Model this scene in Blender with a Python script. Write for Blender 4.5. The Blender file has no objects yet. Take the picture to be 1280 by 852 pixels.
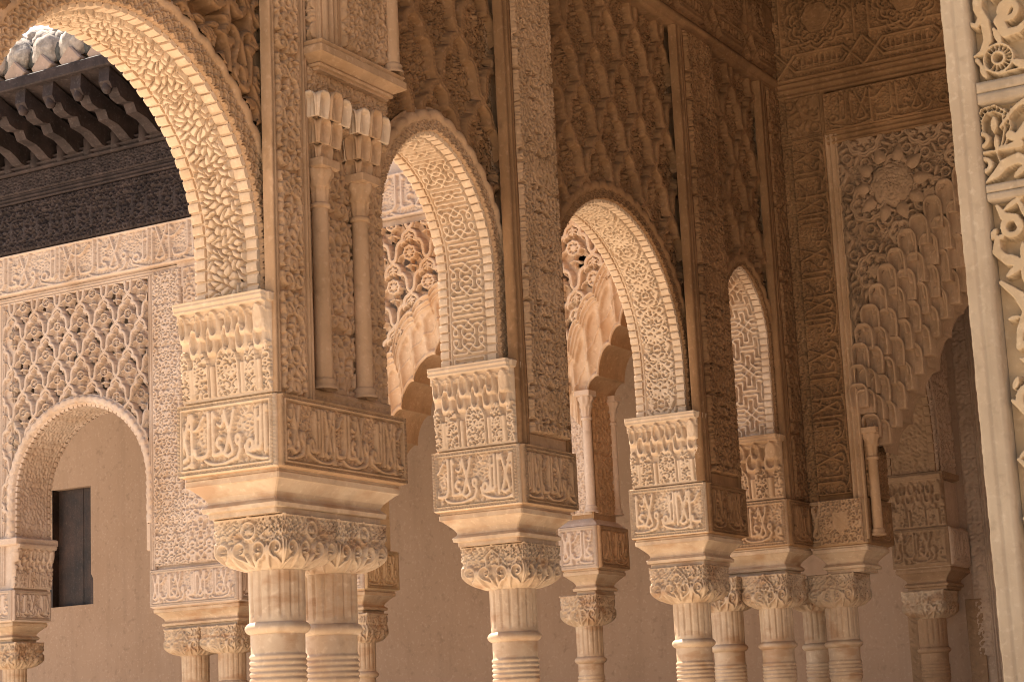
import bpy, math, random
import numpy as np
from mathutils import Vector, Matrix

# ================================================================ camera, world, sun, exposure
scene = bpy.context.scene
cam_d = bpy.data.cameras.new("camera"); cam = bpy.data.objects.new("camera", cam_d)
scene.collection.objects.link(cam); scene.camera = cam
HEAD, PITCH, ROLL = math.radians(29.525), math.radians(11.315), math.radians(-2.651)
_F = Vector((math.cos(PITCH)*math.cos(HEAD), math.cos(PITCH)*math.sin(HEAD), math.sin(PITCH)))
_R = Vector((math.sin(HEAD), -math.cos(HEAD), 0)); _U = _R.cross(_F)
_R2 = _R*math.cos(ROLL)+_U*math.sin(ROLL); _U2 = _U*math.cos(ROLL)-_R*math.sin(ROLL)
_m = Matrix((_R2, _U2, -_F)).transposed().to_4x4(); _m.translation = (0, 0, 1.6)
cam.matrix_world = _m
cam_d.sensor_width = 36; cam_d.lens = 36*2426.3/1280; cam_d.clip_start = .05; cam_d.clip_end = 500

SUN_AZ, SUN_EL = math.atan2(.955, .30), math.radians(58)      # azimuth from +x towards +y
world = bpy.data.worlds.new("World"); scene.world = world; world.use_nodes = True
wn = world.node_tree.nodes; wl = world.node_tree.links
sky = wn.new("ShaderNodeTexSky"); sky.sky_type = 'NISHITA'; sky.sun_disc = False
sky.sun_elevation = SUN_EL; sky.sun_rotation = math.pi/2-SUN_AZ
sky.air_density = 1.0; sky.dust_density = 2.0; sky.ozone_density = .6
wn["Background"].inputs[1].default_value = .08
wl.new(sky.outputs[0], wn["Background"].inputs[0])
sun_d = bpy.data.lights.new("sun", 'SUN'); sun_d.energy = 5.0; sun_d.angle = math.radians(.5); sun_d.color = (1, .90, .775)
sun = bpy.data.objects.new("sun", sun_d); scene.collection.objects.link(sun)
_s = Vector((math.cos(SUN_AZ)*math.cos(SUN_EL), math.sin(SUN_AZ)*math.cos(SUN_EL), math.sin(SUN_EL)))
sun.rotation_euler = _s.to_track_quat('Z', 'Y').to_euler()
sun.location = (0, 20, 20)
scene.view_settings.view_transform = 'Standard'; scene.view_settings.look = 'None'
scene.view_settings.exposure = 1.90; scene.view_settings.gamma = 1
scene.cycles.max_bounces = 10; scene.cycles.diffuse_bounces = 8
scene.cycles.use_denoising = True; scene.cycles.denoising_prefilter = "ACCURATE"; scene.cycles.filter_width = 1.0

rnd = random.Random(4)
# ---------------------------------------------------------------- materials
def mat(name, col, col2=None, scale=3.0, rough=.9, bump=.25, bscale=60, streak=0.0, vein=None, spec=.15, stain=None):
    m = bpy.data.materials.new(name); m.use_nodes = True
    N, L = m.node_tree.nodes, m.node_tree.links
    b = N["Principled BSDF"]; b.inputs["Roughness"].default_value = rough
    b.inputs["Specular IOR Level"].default_value = spec
    geo = N.new("ShaderNodeNewGeometry")
    n1 = N.new("ShaderNodeTexNoise"); n1.inputs["Scale"].default_value = scale; n1.inputs["Detail"].default_value = 6; n1.inputs["Roughness"].default_value = .62
    L.new(geo.outputs["Position"], n1.inputs["Vector"])
    r = N.new("ShaderNodeValToRGB"); L.new(n1.outputs["Fac"], r.inputs[0])
    if name not in ('marble_floor', 'court_gravel', 'roof_mortar'):
        k_ = .68; col = tuple(c*k_ for c in col); col2 = tuple(c*k_ for c in col2) if col2 else None
        vein = tuple(c*k_ for c in vein) if vein else None; stain = tuple(c*k_ for c in stain) if stain else None
    c2 = col2 or tuple(c*.72 for c in col)
    r.color_ramp.elements[0].position = .33; r.color_ramp.elements[1].position = .68
    r.color_ramp.elements[0].color = (*c2, 1); r.color_ramp.elements[1].color = (*col, 1)
    out = r.outputs[0]
    def mix(fac, colr, prev, mode='MIX'):
        x = N.new("ShaderNodeMix"); x.data_type = 'RGBA'; x.blend_type = mode
        L.new(fac, x.inputs[0]); L.new(prev, x.inputs[6]); x.inputs[7].default_value = (*colr, 1)
        return x.outputs[2]
    def ramp(src, a, b_, v=1.0):
        q = N.new("ShaderNodeMapRange"); q.inputs[1].default_value = a; q.inputs[2].default_value = b_; q.inputs[4].default_value = v
        L.new(src, q.inputs[0]); return q.outputs[0]
    def noise(vec_scale, sc, det=4):
        mp = N.new("ShaderNodeMapping"); mp.inputs["Scale"].default_value = vec_scale
        L.new(geo.outputs["Position"], mp.inputs["Vector"])
        n = N.new("ShaderNodeTexNoise"); n.inputs["Scale"].default_value = sc; n.inputs["Detail"].default_value = det
        L.new(mp.outputs[0], n.inputs["Vector"]); return n.outputs["Fac"]
    # fine speckle of lime and grit
    out = mix(ramp(noise((1, 1, 1), 38, 5), .56, .72, .35), tuple(min(1, c*1.3+.04) for c in col), out)
    out = mix(ramp(noise((1, 1, 1), 17, 5), .58, .75, .45), tuple(c*.6 for c in c2), out)
    if streak: out = mix(ramp(noise((1, 1, .10), 9, 5), .5, .75, streak), tuple(c*.55 for c in c2), out)
    if stain: out = mix(ramp(noise((1, 1, .6), 2.3, 5), .50, .66, .8), stain, out)
    if vein: out = mix(ramp(noise((1, 1, 2.6), 5, 8), .53, .66, .85), vein, out)
    L.new(out, b.inputs["Base Color"])
    bp = N.new("ShaderNodeBump"); bp.inputs["Strength"].default_value = bump; bp.inputs["Distance"].default_value = .004
    n2 = N.new("ShaderNodeTexNoise"); n2.inputs["Scale"].default_value = bscale; n2.inputs["Detail"].default_value = 6
    L.new(geo.outputs["Position"], n2.inputs["Vector"]); L.new(n2.outputs["Fac"], bp.inputs["Height"])
    L.new(bp.outputs[0], b.inputs["Normal"])
    return m
GOLD_LIT = mat("gold_lit_stucco", (.68, .47, .27), (.56, .35, .18), scale=4, bump=.5, stain=(.60, .36, .18))  # orange interior light on one pier side, put into the colour
PALE_LIT = mat("pale_lit_stucco", (.76, .545, .365), (.66, .445, .275), scale=5, bump=.4)  # same stucco as the wall faces; the soffits' glow is put into the colour
BROWN_SHADE = mat("shade_brown_stucco", (.39, .205, .092), (.25, .125, .053), scale=2.5, bump=.5, streak=.5)  # aged wall stucco; part of its shade is painted into the brown
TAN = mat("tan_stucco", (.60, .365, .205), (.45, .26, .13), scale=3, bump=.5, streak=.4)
PINK = mat("pinkish_stucco", (.72, .54, .41), (.64, .46, .335), scale=3, bump=.5, stain=(.55, .36, .23))
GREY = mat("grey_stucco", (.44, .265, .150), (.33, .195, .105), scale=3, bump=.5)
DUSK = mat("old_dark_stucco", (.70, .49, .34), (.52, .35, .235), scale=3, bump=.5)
MARBLE = mat("aged_marble", (.66, .465, .295), (.52, .33, .19), scale=6, rough=.55, bump=.15, streak=.35, vein=(.45, .25, .125), spec=.35)
OCHRE = mat("ochre_plaster", (.53, .345, .228), (.48, .305, .195), scale=1.6, rough=.95, bump=.25, bscale=25, streak=.25)
WOOD = mat("dark_carved_wood", (.074, .050, .043), (.036, .025, .022), scale=6, rough=.75, bump=.5, streak=.6, spec=.12)
SHUT = mat("old_shutter_wood", (.09, .045, .028), (.03, .018, .012), scale=5, rough=.6, bump=.6, streak=.7, spec=.3)
TILE = mat("roof_tile", (.16, .15, .13), (.09, .085, .075), scale=14, bump=1, stain=(.22, .17, .13))
BRICK = mat("pale_brick", (.50, .34, .25), (.40, .28, .2), scale=9, bump=.6)
MORT = mat("roof_mortar", (.40, .33, .27), (.19, .155, .125), scale=13, bump=1, stain=(.36, .27, .22))
POST = mat("worn_ivory_stucco", (.52, .385, .25), (.43, .305, .19), scale=3, bump=.45, streak=.5)
POSTC = mat("ivory_carving", (.58, .41, .24), (.49, .33, .18), scale=5, bump=.4)
FLOOR = mat("marble_floor", (.60, .53, .44), (.52, .45, .36), scale=1.5, rough=.5, bump=.1)
SAND = mat("court_gravel", (.66, .58, .48), (.56, .49, .40), scale=8, bump=.6)
CEIL = mat("dark_ceiling_wood", (.09, .055, .035), (.06, .035, .02), scale=3)
WARM_LIT = mat("warm_lit_stucco", (.78, .57, .40), (.68, .45, .28), scale=4, bump=.4, stain=(.62, .36, .19))  # far arches' stucco with the golden light on them painted in
# ---------------------------------------------------------------- objects
COL = scene.collection
def thing(name, label, cat, loc, group=None):
    o = bpy.data.objects.new(name, None); COL.objects.link(o); o.location = loc
    o.empty_display_size = .1; o['label'] = label; o['category'] = cat; o['kind'] = 'thing'
    if group: o['group'] = group
    return o
def wloc(o):
    v = Vector(o.location)
    while o.parent: o = o.parent; v += Vector(o.location)
    return v
def put(name, V, F, m, parent=None, smooth=False, origin=None):
    """one mesh object from world-space vertices; quads F as an (n,4) or (n,3) array or list"""
    V = np.asarray(V, np.float32).reshape(-1, 3)
    c = V.mean(0) if origin is None else np.asarray(origin, np.float32)
    me = bpy.data.meshes.new(name)
    if isinstance(F, np.ndarray):
        k = F.shape[1]; n = len(F)
        me.vertices.add(len(V)); me.vertices.foreach_set("co", (V-c).ravel())
        me.loops.add(n*k); me.loops.foreach_set("vertex_index", F.astype(np.int32).ravel())
        me.polygons.add(n); me.polygons.foreach_set("loop_start", np.arange(0, n*k, k, dtype=np.int32))
        me.polygons.foreach_set("loop_total", np.full(n, k, np.int32))
        me.update(calc_edges=True)
    else:
        me.from_pydata([tuple(v) for v in (V-c)], [], F)
    if smooth: me.polygons.foreach_set("use_smooth", [True]*len(me.polygons))
    me.materials.append(m)
    o = bpy.data.objects.new(name, me); COL.objects.link(o)
    o.location = Vector(c.tolist())
    if parent is not None: o.parent = parent; o.location = Vector(c.tolist())-wloc(parent)
    return o
def gridfaces(ny, nx, keep=None, off=0):
    i = np.arange(ny*nx).reshape(ny, nx)
    q = np.stack([i[:-1, :-1], i[:-1, 1:], i[1:, 1:], i[1:, :-1]], -1)
    q = q[keep] if keep is not None else q.reshape(-1, 4)
    return q+off
def surf(name, P, Nn, H, m, parent, flip=False, skirt=0.0, keep=None):
    """relief: a grid of base points P (ny,nx,3) pushed out along Nn by H"""
    V = P+Nn*H[..., None]
    ny, nx = H.shape
    Q = gridfaces(ny, nx, keep)
    vs = [V.reshape(-1, 3)]; fs = [Q]
    if skirt:
        ring = np.concatenate([np.arange(nx), (np.arange(1, ny)*nx+nx-1), (ny-1)*nx+np.arange(nx-2, -1, -1), np.arange(ny-2, 0, -1)*nx])
        B = (P-Nn*skirt if np.ndim(Nn) == 3 else P-np.asarray(Nn)*skirt).reshape(-1, 3)[ring]
        n0 = ny*nx; k = len(ring); a = np.arange(k); b = (a+1) % k
        fs.append(np.stack([ring[b], ring[a], n0+a, n0+b], -1)); vs.append(B)
    F = np.concatenate(fs)
    if flip: F = F[:, ::-1]
    return put(name, np.concatenate(vs), F, m, parent, smooth=True)
def box(name, x0, x1, y0, y1, z0, z1, m, parent=None, bev=0.0):
    b = min(bev, (x1-x0)*.4, (y1-y0)*.4, (z1-z0)*.4)
    if b <= 0:
        V = [(x, y, z) for z in (z0, z1) for y in (y0, y1) for x in (x0, x1)]
        F = [(0, 2, 3, 1), (4, 5, 7, 6), (0, 1, 5, 4), (2, 6, 7, 3), (0, 4, 6, 2), (1, 3, 7, 5)]
        return put(name, V, F, m, parent)
    return stack(name, x0, x1, y0, y1, [(z0, b), (z0+b, 0), (z1-b, 0), (z1, b)], m, parent, corner=b*.7)
def stack(name, x0, x1, y0, y1, prof, m, parent=None, corner=.004, smooth=False):
    """moulding that runs round a block: prof = [(z, inset)], corners a little worn"""
    V = []; F = []
    for z, s in prof:
        a, b, c, d = x0+s, x1-s, y0+s, y1-s; k = corner
        V += [(a+k, c, z), (b-k, c, z), (b, c+k, z), (b, d-k, z), (b-k, d, z), (a+k, d, z), (a, d-k, z), (a, c+k, z)]
    n = len(prof)
    for j in range(n-1):
        for i in range(8):
            F.append((j*8+i, j*8+(i+1) % 8, (j+1)*8+(i+1) % 8, (j+1)*8+i))
    F.append(tuple(range(7, -1, -1))); F.append(tuple((n-1)*8+i for i in range(8)))
    return put(name, V, F, m, parent, smooth=smooth)
def bar(name, p0, p1, W, N, prof, m, parent=None, smooth=True):
    """a moulding from p0 to p1: prof = [(across W, out along N)]"""
    p0, p1, W, N = (np.array(q, float) for q in (p0, p1, W, N))
    k = len(prof); n = max(2, int(np.linalg.norm(p1-p0)/.25)+1)
    rr = np.random.RandomState(int(abs(p0.sum())*997) % 99991)
    P = np.zeros((n, k, 3))
    for i in range(n):
        c = p0+(p1-p0)*i/(n-1)
        for j, (a, b) in enumerate(prof): P[i, j] = c+W*a+N*(b+(rr.uniform(-.002, .002) if 0 < j < k-1 else 0))
    F = gridfaces(n, k)
    nf = np.cross(P[1, 0]-P[0, 0], P[0, 1]-P[0, 0])
    if nf @ N > 0: F = F[:, ::-1] if False else F
    return put(name, P.reshape(-1, 3), F, m, parent, smooth=smooth)
M3 = [(0, -.02), (0, .014), (.16, .022), (.24, .006), (.38, .004), (.46, .020), (.60, .020), (.68, .004), (.80, .004), (.86, .014), (1, .014), (1, -.02)]
def mould(w, k=1.0, prof=M3): return [(a*w, b*k) for a, b in prof]

class Frame:
    """wall plane: a runs to the viewer's right, z up, depth towards the viewer"""
    def __init__(s, o, A, N): s.o, s.A, s.N = np.array(o, float), np.array(A, float), np.array(N, float)
    def P(s, a, z, d=0.0):
        a, z, d = np.broadcast_arrays(np.asarray(a, float), np.asarray(z, float), np.asarray(d, float))
        return s.o+s.A*a[..., None]+np.array([0, 0, 1.0])*z[..., None]+s.N*d[..., None]
    def up(s, d): return Frame(s.o+s.N*d, s.A, s.N)
def panel(name, fr, a0, a1, z0, z1, pat, dep, m, parent, ra=.006, rz=.006, border=0.0, off=(0, 0), line=0.0, skirt=.0, raised=0.0, hf=None):
    """carved rectangular field; border = width of a plain raised edge with a groove"""
    na, nz = max(4, int((a1-a0)/ra)), max(4, int((z1-z0)/rz))
    A, Z = np.meshgrid(np.linspace(a0, a1, na+1), np.linspace(z0, z1, nz+1))
    H = pat(A-a0+off[0], Z-z0+off[1])
    e = np.minimum(np.minimum(A-a0, a1-A), np.minimum(Z-z0, z1-Z))
    if border:
        bw = border
        tri = .35+.6*np.abs(((A+Z)/.016) % 1-.5)*2*np.abs(((A-Z)/.016) % 1-.5)*2
        H = np.where(e < bw, np.where(e < bw*.28, 1.0, np.where(e < bw*.76, tri, np.where(e < bw, 1.0, 0))), H*np.clip((e-bw-.003)/.004+.2, 0, 1))
    else: H = H*np.clip(e/(ra*1.5), 0, 1)
    if line: H = np.where(e < line, 1.0, H)
    D = H*dep+raised
    D[0, :] = D[-1, :] = 0; D[:, 0] = D[:, -1] = 0
    if hf is not None: D = D+hf(A, Z)
    return surf(name, fr.P(A, Z), np.broadcast_to(fr.N, A.shape+(3,)), D, m, parent, skirt=skirt)

def arch_curve(cx, half, zs, zc, zt, n=120):
    """from the right springing over the apex to the left one; returns points, inward normals, lengths"""
    rise = zt-zc
    e = (rise*rise-half*half)/(2*half); e = max(e, 0)
    R = half+e; th = math.acos(e/R) if R > 0 else math.pi/2
    pts = [(cx+half, zs)]
    for k in range(1, 6): pts.append((cx+half, zs+(zc-zs)*k/6)) if zc > zs+.01 else None
    ry = rise/(R*math.sin(th))
    m = 40
    for k in range(m+1):
        a = th*k/m; pts.append((cx-e+R*math.cos(a), zc+R*math.sin(a)*ry))
    L = [(2*cx-x, z) for x, z in pts[::-1]]
    pts = np.array(pts+L[1:])
    d = np.r_[0, np.cumsum(np.hypot(*np.diff(pts, axis=0).T))]
    keep = np.r_[True, np.diff(d) > 1e-7]; pts, d = pts[keep], d[keep]
    s = np.linspace(0, d[-1], n)
    Q = np.stack([np.interp(s, d, pts[:, 0]), np.interp(s, d, pts[:, 1])], -1)
    T = np.gradient(Q, axis=0); T /= np.linalg.norm(T, axis=1)[:, None]
    Nn = np.stack([-T[:, 1], T[:, 0]], -1)      # inward: left of the running direction
    return Q, Nn, s
def tooth_mesh(name, w, l, h, m):
    """one rounded block of the serrated arch edge; x across, y along, z out"""
    P = np.zeros((6, 6, 3)); kk = (-1, -.88, -.45, .45, .88, 1)
    for j in range(6):
        for i in range(6):
            u, v = kk[i], kk[j]
            P[j, i] = (u*w/2, v*l/2*.93, h*min(1, (1-abs(u))*9, (1-abs(v))*8)*(1-.12*u*u-.12*v*v))
    P[:, :, 2] -= .004
    me = bpy.data.meshes.new(name); me.from_pydata([tuple(p) for p in P.reshape(-1, 3)], [], [tuple(int(q) for q in f) for f in gridfaces(6, 6)])
    me.polygons.foreach_set("use_smooth", [False]*25); me.materials.append(m); return me
def place(me, name, parent, M):
    o = bpy.data.objects.new(name, me); COL.objects.link(o); o.parent = parent
    M = Matrix.Translation(-wloc(parent)) @ M
    o.matrix_local = M
    return o
def basis(X, Y, Z, t):
    return Matrix(((X[0], Y[0], Z[0], t[0]), (X[1], Y[1], Z[1], t[1]), (X[2], Y[2], Z[2], t[2]), (0, 0, 0, 1)))

def intrados(fr, C, d0, d1, pat, dep, parent, m, res=.006, margin=.055, mb=None, step=.048, tm=None, teeth=True, soff=0.0):
    """soffit of an arch from depth d0 (front) back to d1 (both negative is behind the frame plane)"""
    Q, Nn, s = C
    n = max(30, int(s[-1]/res)); S = np.linspace(0, s[-1], n)
    q = np.stack([np.interp(S, s, Q[:, 0]), np.interp(S, s, Q[:, 1])], -1)
    nn = np.stack([np.interp(S, s, Nn[:, 0]), np.interp(S, s, Nn[:, 1])], -1); nn /= np.linalg.norm(nn, axis=1)[:, None]
    k = max(6, int((d0-d1)/res)); D = np.linspace(d1, d0, k+1)
    P = fr.P(q[None, :, 0], q[None, :, 1], D[:, None])
    N3 = fr.A[None, :]*nn[:, :1]+np.array([[0, 0, 1.0]])*nn[:, 1:]
    N3 = np.broadcast_to(N3[None], P.shape)
    w = (d0-d1)-2*margin-.018
    vv = (D-d1-margin-.018)[:, None]
    # carved field between the two serrated edges, with a plain roll on its back side
    H = pat(vv+soff, S[None, :])*((vv > 0) & (vv < w))*dep
    roll = np.exp(-((vv+.010)/.0065)**2)*.016
    H = H+roll
    H = np.where((vv < -.018) | (vv >= w), .004, H)
    o = surf('carved_soffit', P, N3, H, m, parent, flip=True)
    if teeth:
        me = tooth_mesh('edge_tooth', margin, step*1.0, .024, tm or m)
        for dd in (d0-margin/2+.003, d1+margin/2-.003):
            nt = int(s[-1]/step)
            for i in range(nt):
                t = (i+.5)*s[-1]/nt
                qx, qz = np.interp(t, s, Q[:, 0]), np.interp(t, s, Q[:, 1])
                nx, nz = np.interp(t, s, Nn[:, 0]), np.interp(t, s, Nn[:, 1])
                Z = fr.A*nx+np.array([0, 0, nz]); Z /= np.linalg.norm(Z)
                X = fr.N; Y = np.cross(Z, X)
                sc = rnd.uniform(.8, 1.15)
                a = rnd.uniform(-.06, .06)
                X2 = X*math.cos(a)+Y*math.sin(a); Y2 = Y*math.cos(a)-X*math.sin(a)
                p = fr.P(qx, qz, dd).reshape(3)
                place(me, 'edge_tooth', parent, basis(X2, Y2*rnd.uniform(.86, 1.0), Z*sc, p))
    return o
def archivolt(fr, C, width, parent, m, res=.006, scale=.038, roll=.020, lobe=.07, lift=.0):
    """ring of overlapping scale arcs round the arch with a lobed outer roll"""
    Q, Nn, s = C
    n = max(40, int(s[-1]/res)); S = np.linspace(0, s[-1], n)
    q = np.stack([np.interp(S, s, Q[:, 0]), np.interp(S, s, Q[:, 1])], -1)
    nn = np.stack([np.interp(S, s, Nn[:, 0]), np.interp(S, s, Nn[:, 1])], -1); nn /= np.linalg.norm(nn, axis=1)[:, None]
    k = max(10, int(width/(res*.8))); R = np.linspace(0, width, k+1)
    P = fr.P(q[None, :, 0]-nn[None, :, 0]*R[:, None], q[None, :, 1]-nn[None, :, 1]*R[:, None], 0)
    Rr, Ss = R[:, None], S[None, :]
    w0 = width*.66
    H = np.zeros((k+1, n))
    row = scale*.42
    for jj in range(-1, int(w0/row)+1):
        ph = (Ss/scale+(jj % 2)*.5) % 1-.5
        dr = (Rr-jj*row)/scale
        d = np.hypot(ph, dr)
        ins = (d < .56) & (dr > -.02)
        f = .018-.014*(d/.56)+.020*np.clip(1.3-np.abs(d-.44)/.075, 0, 1)+.014*np.clip(1.3-np.abs(d-.22)/.07, 0, 1)-.012*(d < .10)
        H = np.where(ins, f+.004*(int(w0/row)-jj)*0, H)
    lob = width-.028+.012*np.abs(np.sin(math.pi*Ss/lobe))
    x = (Rr-(lob-.022))/.026
    H = np.where(np.abs(x) < 1, np.maximum(H, roll*np.sqrt(np.clip(1-x*x, 0, 1))+.012+.006*np.abs(np.sin(math.pi*Ss/lobe))), H*(Rr < lob))
    H[0, :] = -.02
    return surf('archivolt', P, np.broadcast_to(fr.N, P.shape), H+lift, m, parent, flip=False)
def spandrel(fr, a0, a1, zs, ztop, arch, pat, dep, m, parent, ra=.010, rz=.008, off=(0, 0), name='spandrel_panel', fat=0.0, pierce=False):
    cx, half, zc, zt = arch
    C = arch_curve(cx, half+fat, zs, zc, zt+fat, 200)[0]
    na = int((a1-a0)/ra)
    a = np.linspace(a0, a1, na+1)
    a = np.sort(np.concatenate([a, [cx-half-fat-1e-3, cx-half-fat+1e-3, cx+half+fat-1e-3, cx+half+fat+1e-3]]))
    a = a[(a >= a0) & (a <= a1)]
    o = np.argsort(C[:, 0]); zz = np.interp(a, C[o, 0], C[o, 1])
    zl = np.where(np.abs(a-cx) < half+fat, zz, zs)
    zl = np.minimum(zl, ztop-.02)
    nz = int((ztop-min(zl.min()+.2, zt))/rz)
    t = np.linspace(0, 1, nz+1)[:, None]
    Z = zl[None, :]*(1-t)+ztop*t; A = np.broadcast_to(a[None, :], Z.shape)
    H = pat(A-a0+off[0], Z-zs+off[1])*dep if pat is not None else np.zeros(Z.shape)
    return surf(name, fr.P(A, Z), np.broadcast_to(fr.N, A.shape+(3,)), H, m, parent, keep=holes(A, Z, H) if pierce else None)
def holes(A, Z, H):
    """faces to keep: the deepest ground is cut right through here and there"""
    low = (H < .004) & (np.sin(A*33+Z*21)+np.sin(A*13-Z*29) > .25)
    return ~(low[:-1, :-1] & low[1:, 1:] & low[:-1, 1:] & low[1:, :-1])

def niche_mesh(name, w, h, d, m, tail=.6, nx=16, nz=20, foot=.78, deep=1.0):
    """muqarnas cell: upright pointed hood, nested ribs round a deep hollow, solid behind; x across, y out, z up"""
    t = np.linspace(0, 1, nz+1)[:, None]; u = np.linspace(-1, 1, nx+1)[None, :]
    au = np.abs(u)
    wid = np.where(t < .66, foot+(1-foot)*np.sin(np.clip(t/.5, 0, 1)*math.pi/2), np.sqrt(np.clip(1-((t-.66)/.355)**2.0, 0.0, 1)))
    A = u*wid*w/2; Z = t*h+0*u
    inner = np.clip((.80-au)/.16, 0, 1)*np.clip((.90-t)/.10, 0, 1)
    hol = inner*np.sqrt(np.clip(1-(au/.84)**2, 0, 1))*np.clip(.35+t*1.1, 0, 1)
    rib = np.where(au > .78, .5+.5*np.cos((au-.78)/.22*math.pi*3), 0)
    dep = d*(.30+.70*t**.8)*np.ones_like(u)-hol*d*deep+rib*d*.16+(d*.35*np.sqrt(np.clip(1-au**2, 0, 1)) if deep < .5 else d*.22*np.exp(-(au/.09)**2)*inner)
    if deep < .5:
        ov = np.clip((1-np.hypot(u/.42, (t-.40)/.26))/.3, 0, 1)
        dep = d*(.25+1.0*np.sqrt(np.clip(1-au**2, 0, 1)))*(.45+.55*t)-d*.9*ov+d*.12*np.exp(-((np.hypot(u/.42, (t-.40)/.26)-1.12)/.12)**2)-d*.12*np.exp(-(au/.05)**2)*(t > .70)
    V = np.stack([A, dep, Z], -1)
    F = gridfaces(nz+1, nx+1)
    ring = np.concatenate([np.arange(nx+1), (np.arange(1, nz+1)*(nx+1)+nx), nz*(nx+1)+np.arange(nx-1, -1, -1), np.arange(nz-1, 0, -1)*(nx+1)])
    B = V.reshape(-1, 3)[ring].copy(); B[:, 1] = -d*tail
    n0 = (nx+1)*(nz+1); k = len(ring); a = np.arange(k); b = (a+1) % k
    VV = np.concatenate([V.reshape(-1, 3), B]); FF = np.concatenate([F, np.stack([ring[b], ring[a], n0+a, n0+b], -1)])
    me = bpy.data.meshes.new(name); me.from_pydata([tuple(map(float, p)) for p in VV], [], [tuple(int(q) for q in f) for f in FF])
    me.polygons.foreach_set("use_smooth", [True]*len(FF)); me.materials.append(m); return me
def put_niche(me, fr, parent, a, z, d, sx=1, sz=1, yaw=0.0, sd=1.0, name='muqarnas_cell'):
    A, N = fr.A*math.cos(yaw)+fr.N*math.sin(yaw), fr.N*math.cos(yaw)-fr.A*math.sin(yaw)
    return place(me, name, parent, basis(A*sx, N*sd, (0, 0, sz), fr.P(a, z, d).reshape(3)))
def lathe(name, cx, cy, prof, m, parent, n=40, rf=None):
    z = np.array([p[0] for p in prof])[:, None]; r = np.array([p[1] for p in prof])[:, None]
    th = np.linspace(0, 2*math.pi, n+1)[None, :-1]
    rr = r+0*th
    if rf is not None: rr = rr+rf(th, z)
    V = np.stack([cx+rr*np.cos(th), cy+rr*np.sin(th), z+0*th], -1)
    i = np.arange(len(prof)*n).reshape(len(prof), n); j = np.roll(i, -1, 1)
    F = np.stack([i[:-1], j[:-1], j[1:], i[1:]], -1).reshape(-1, 4)
    return put(name, V.reshape(-1, 3), F, m, parent, smooth=True)
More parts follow.
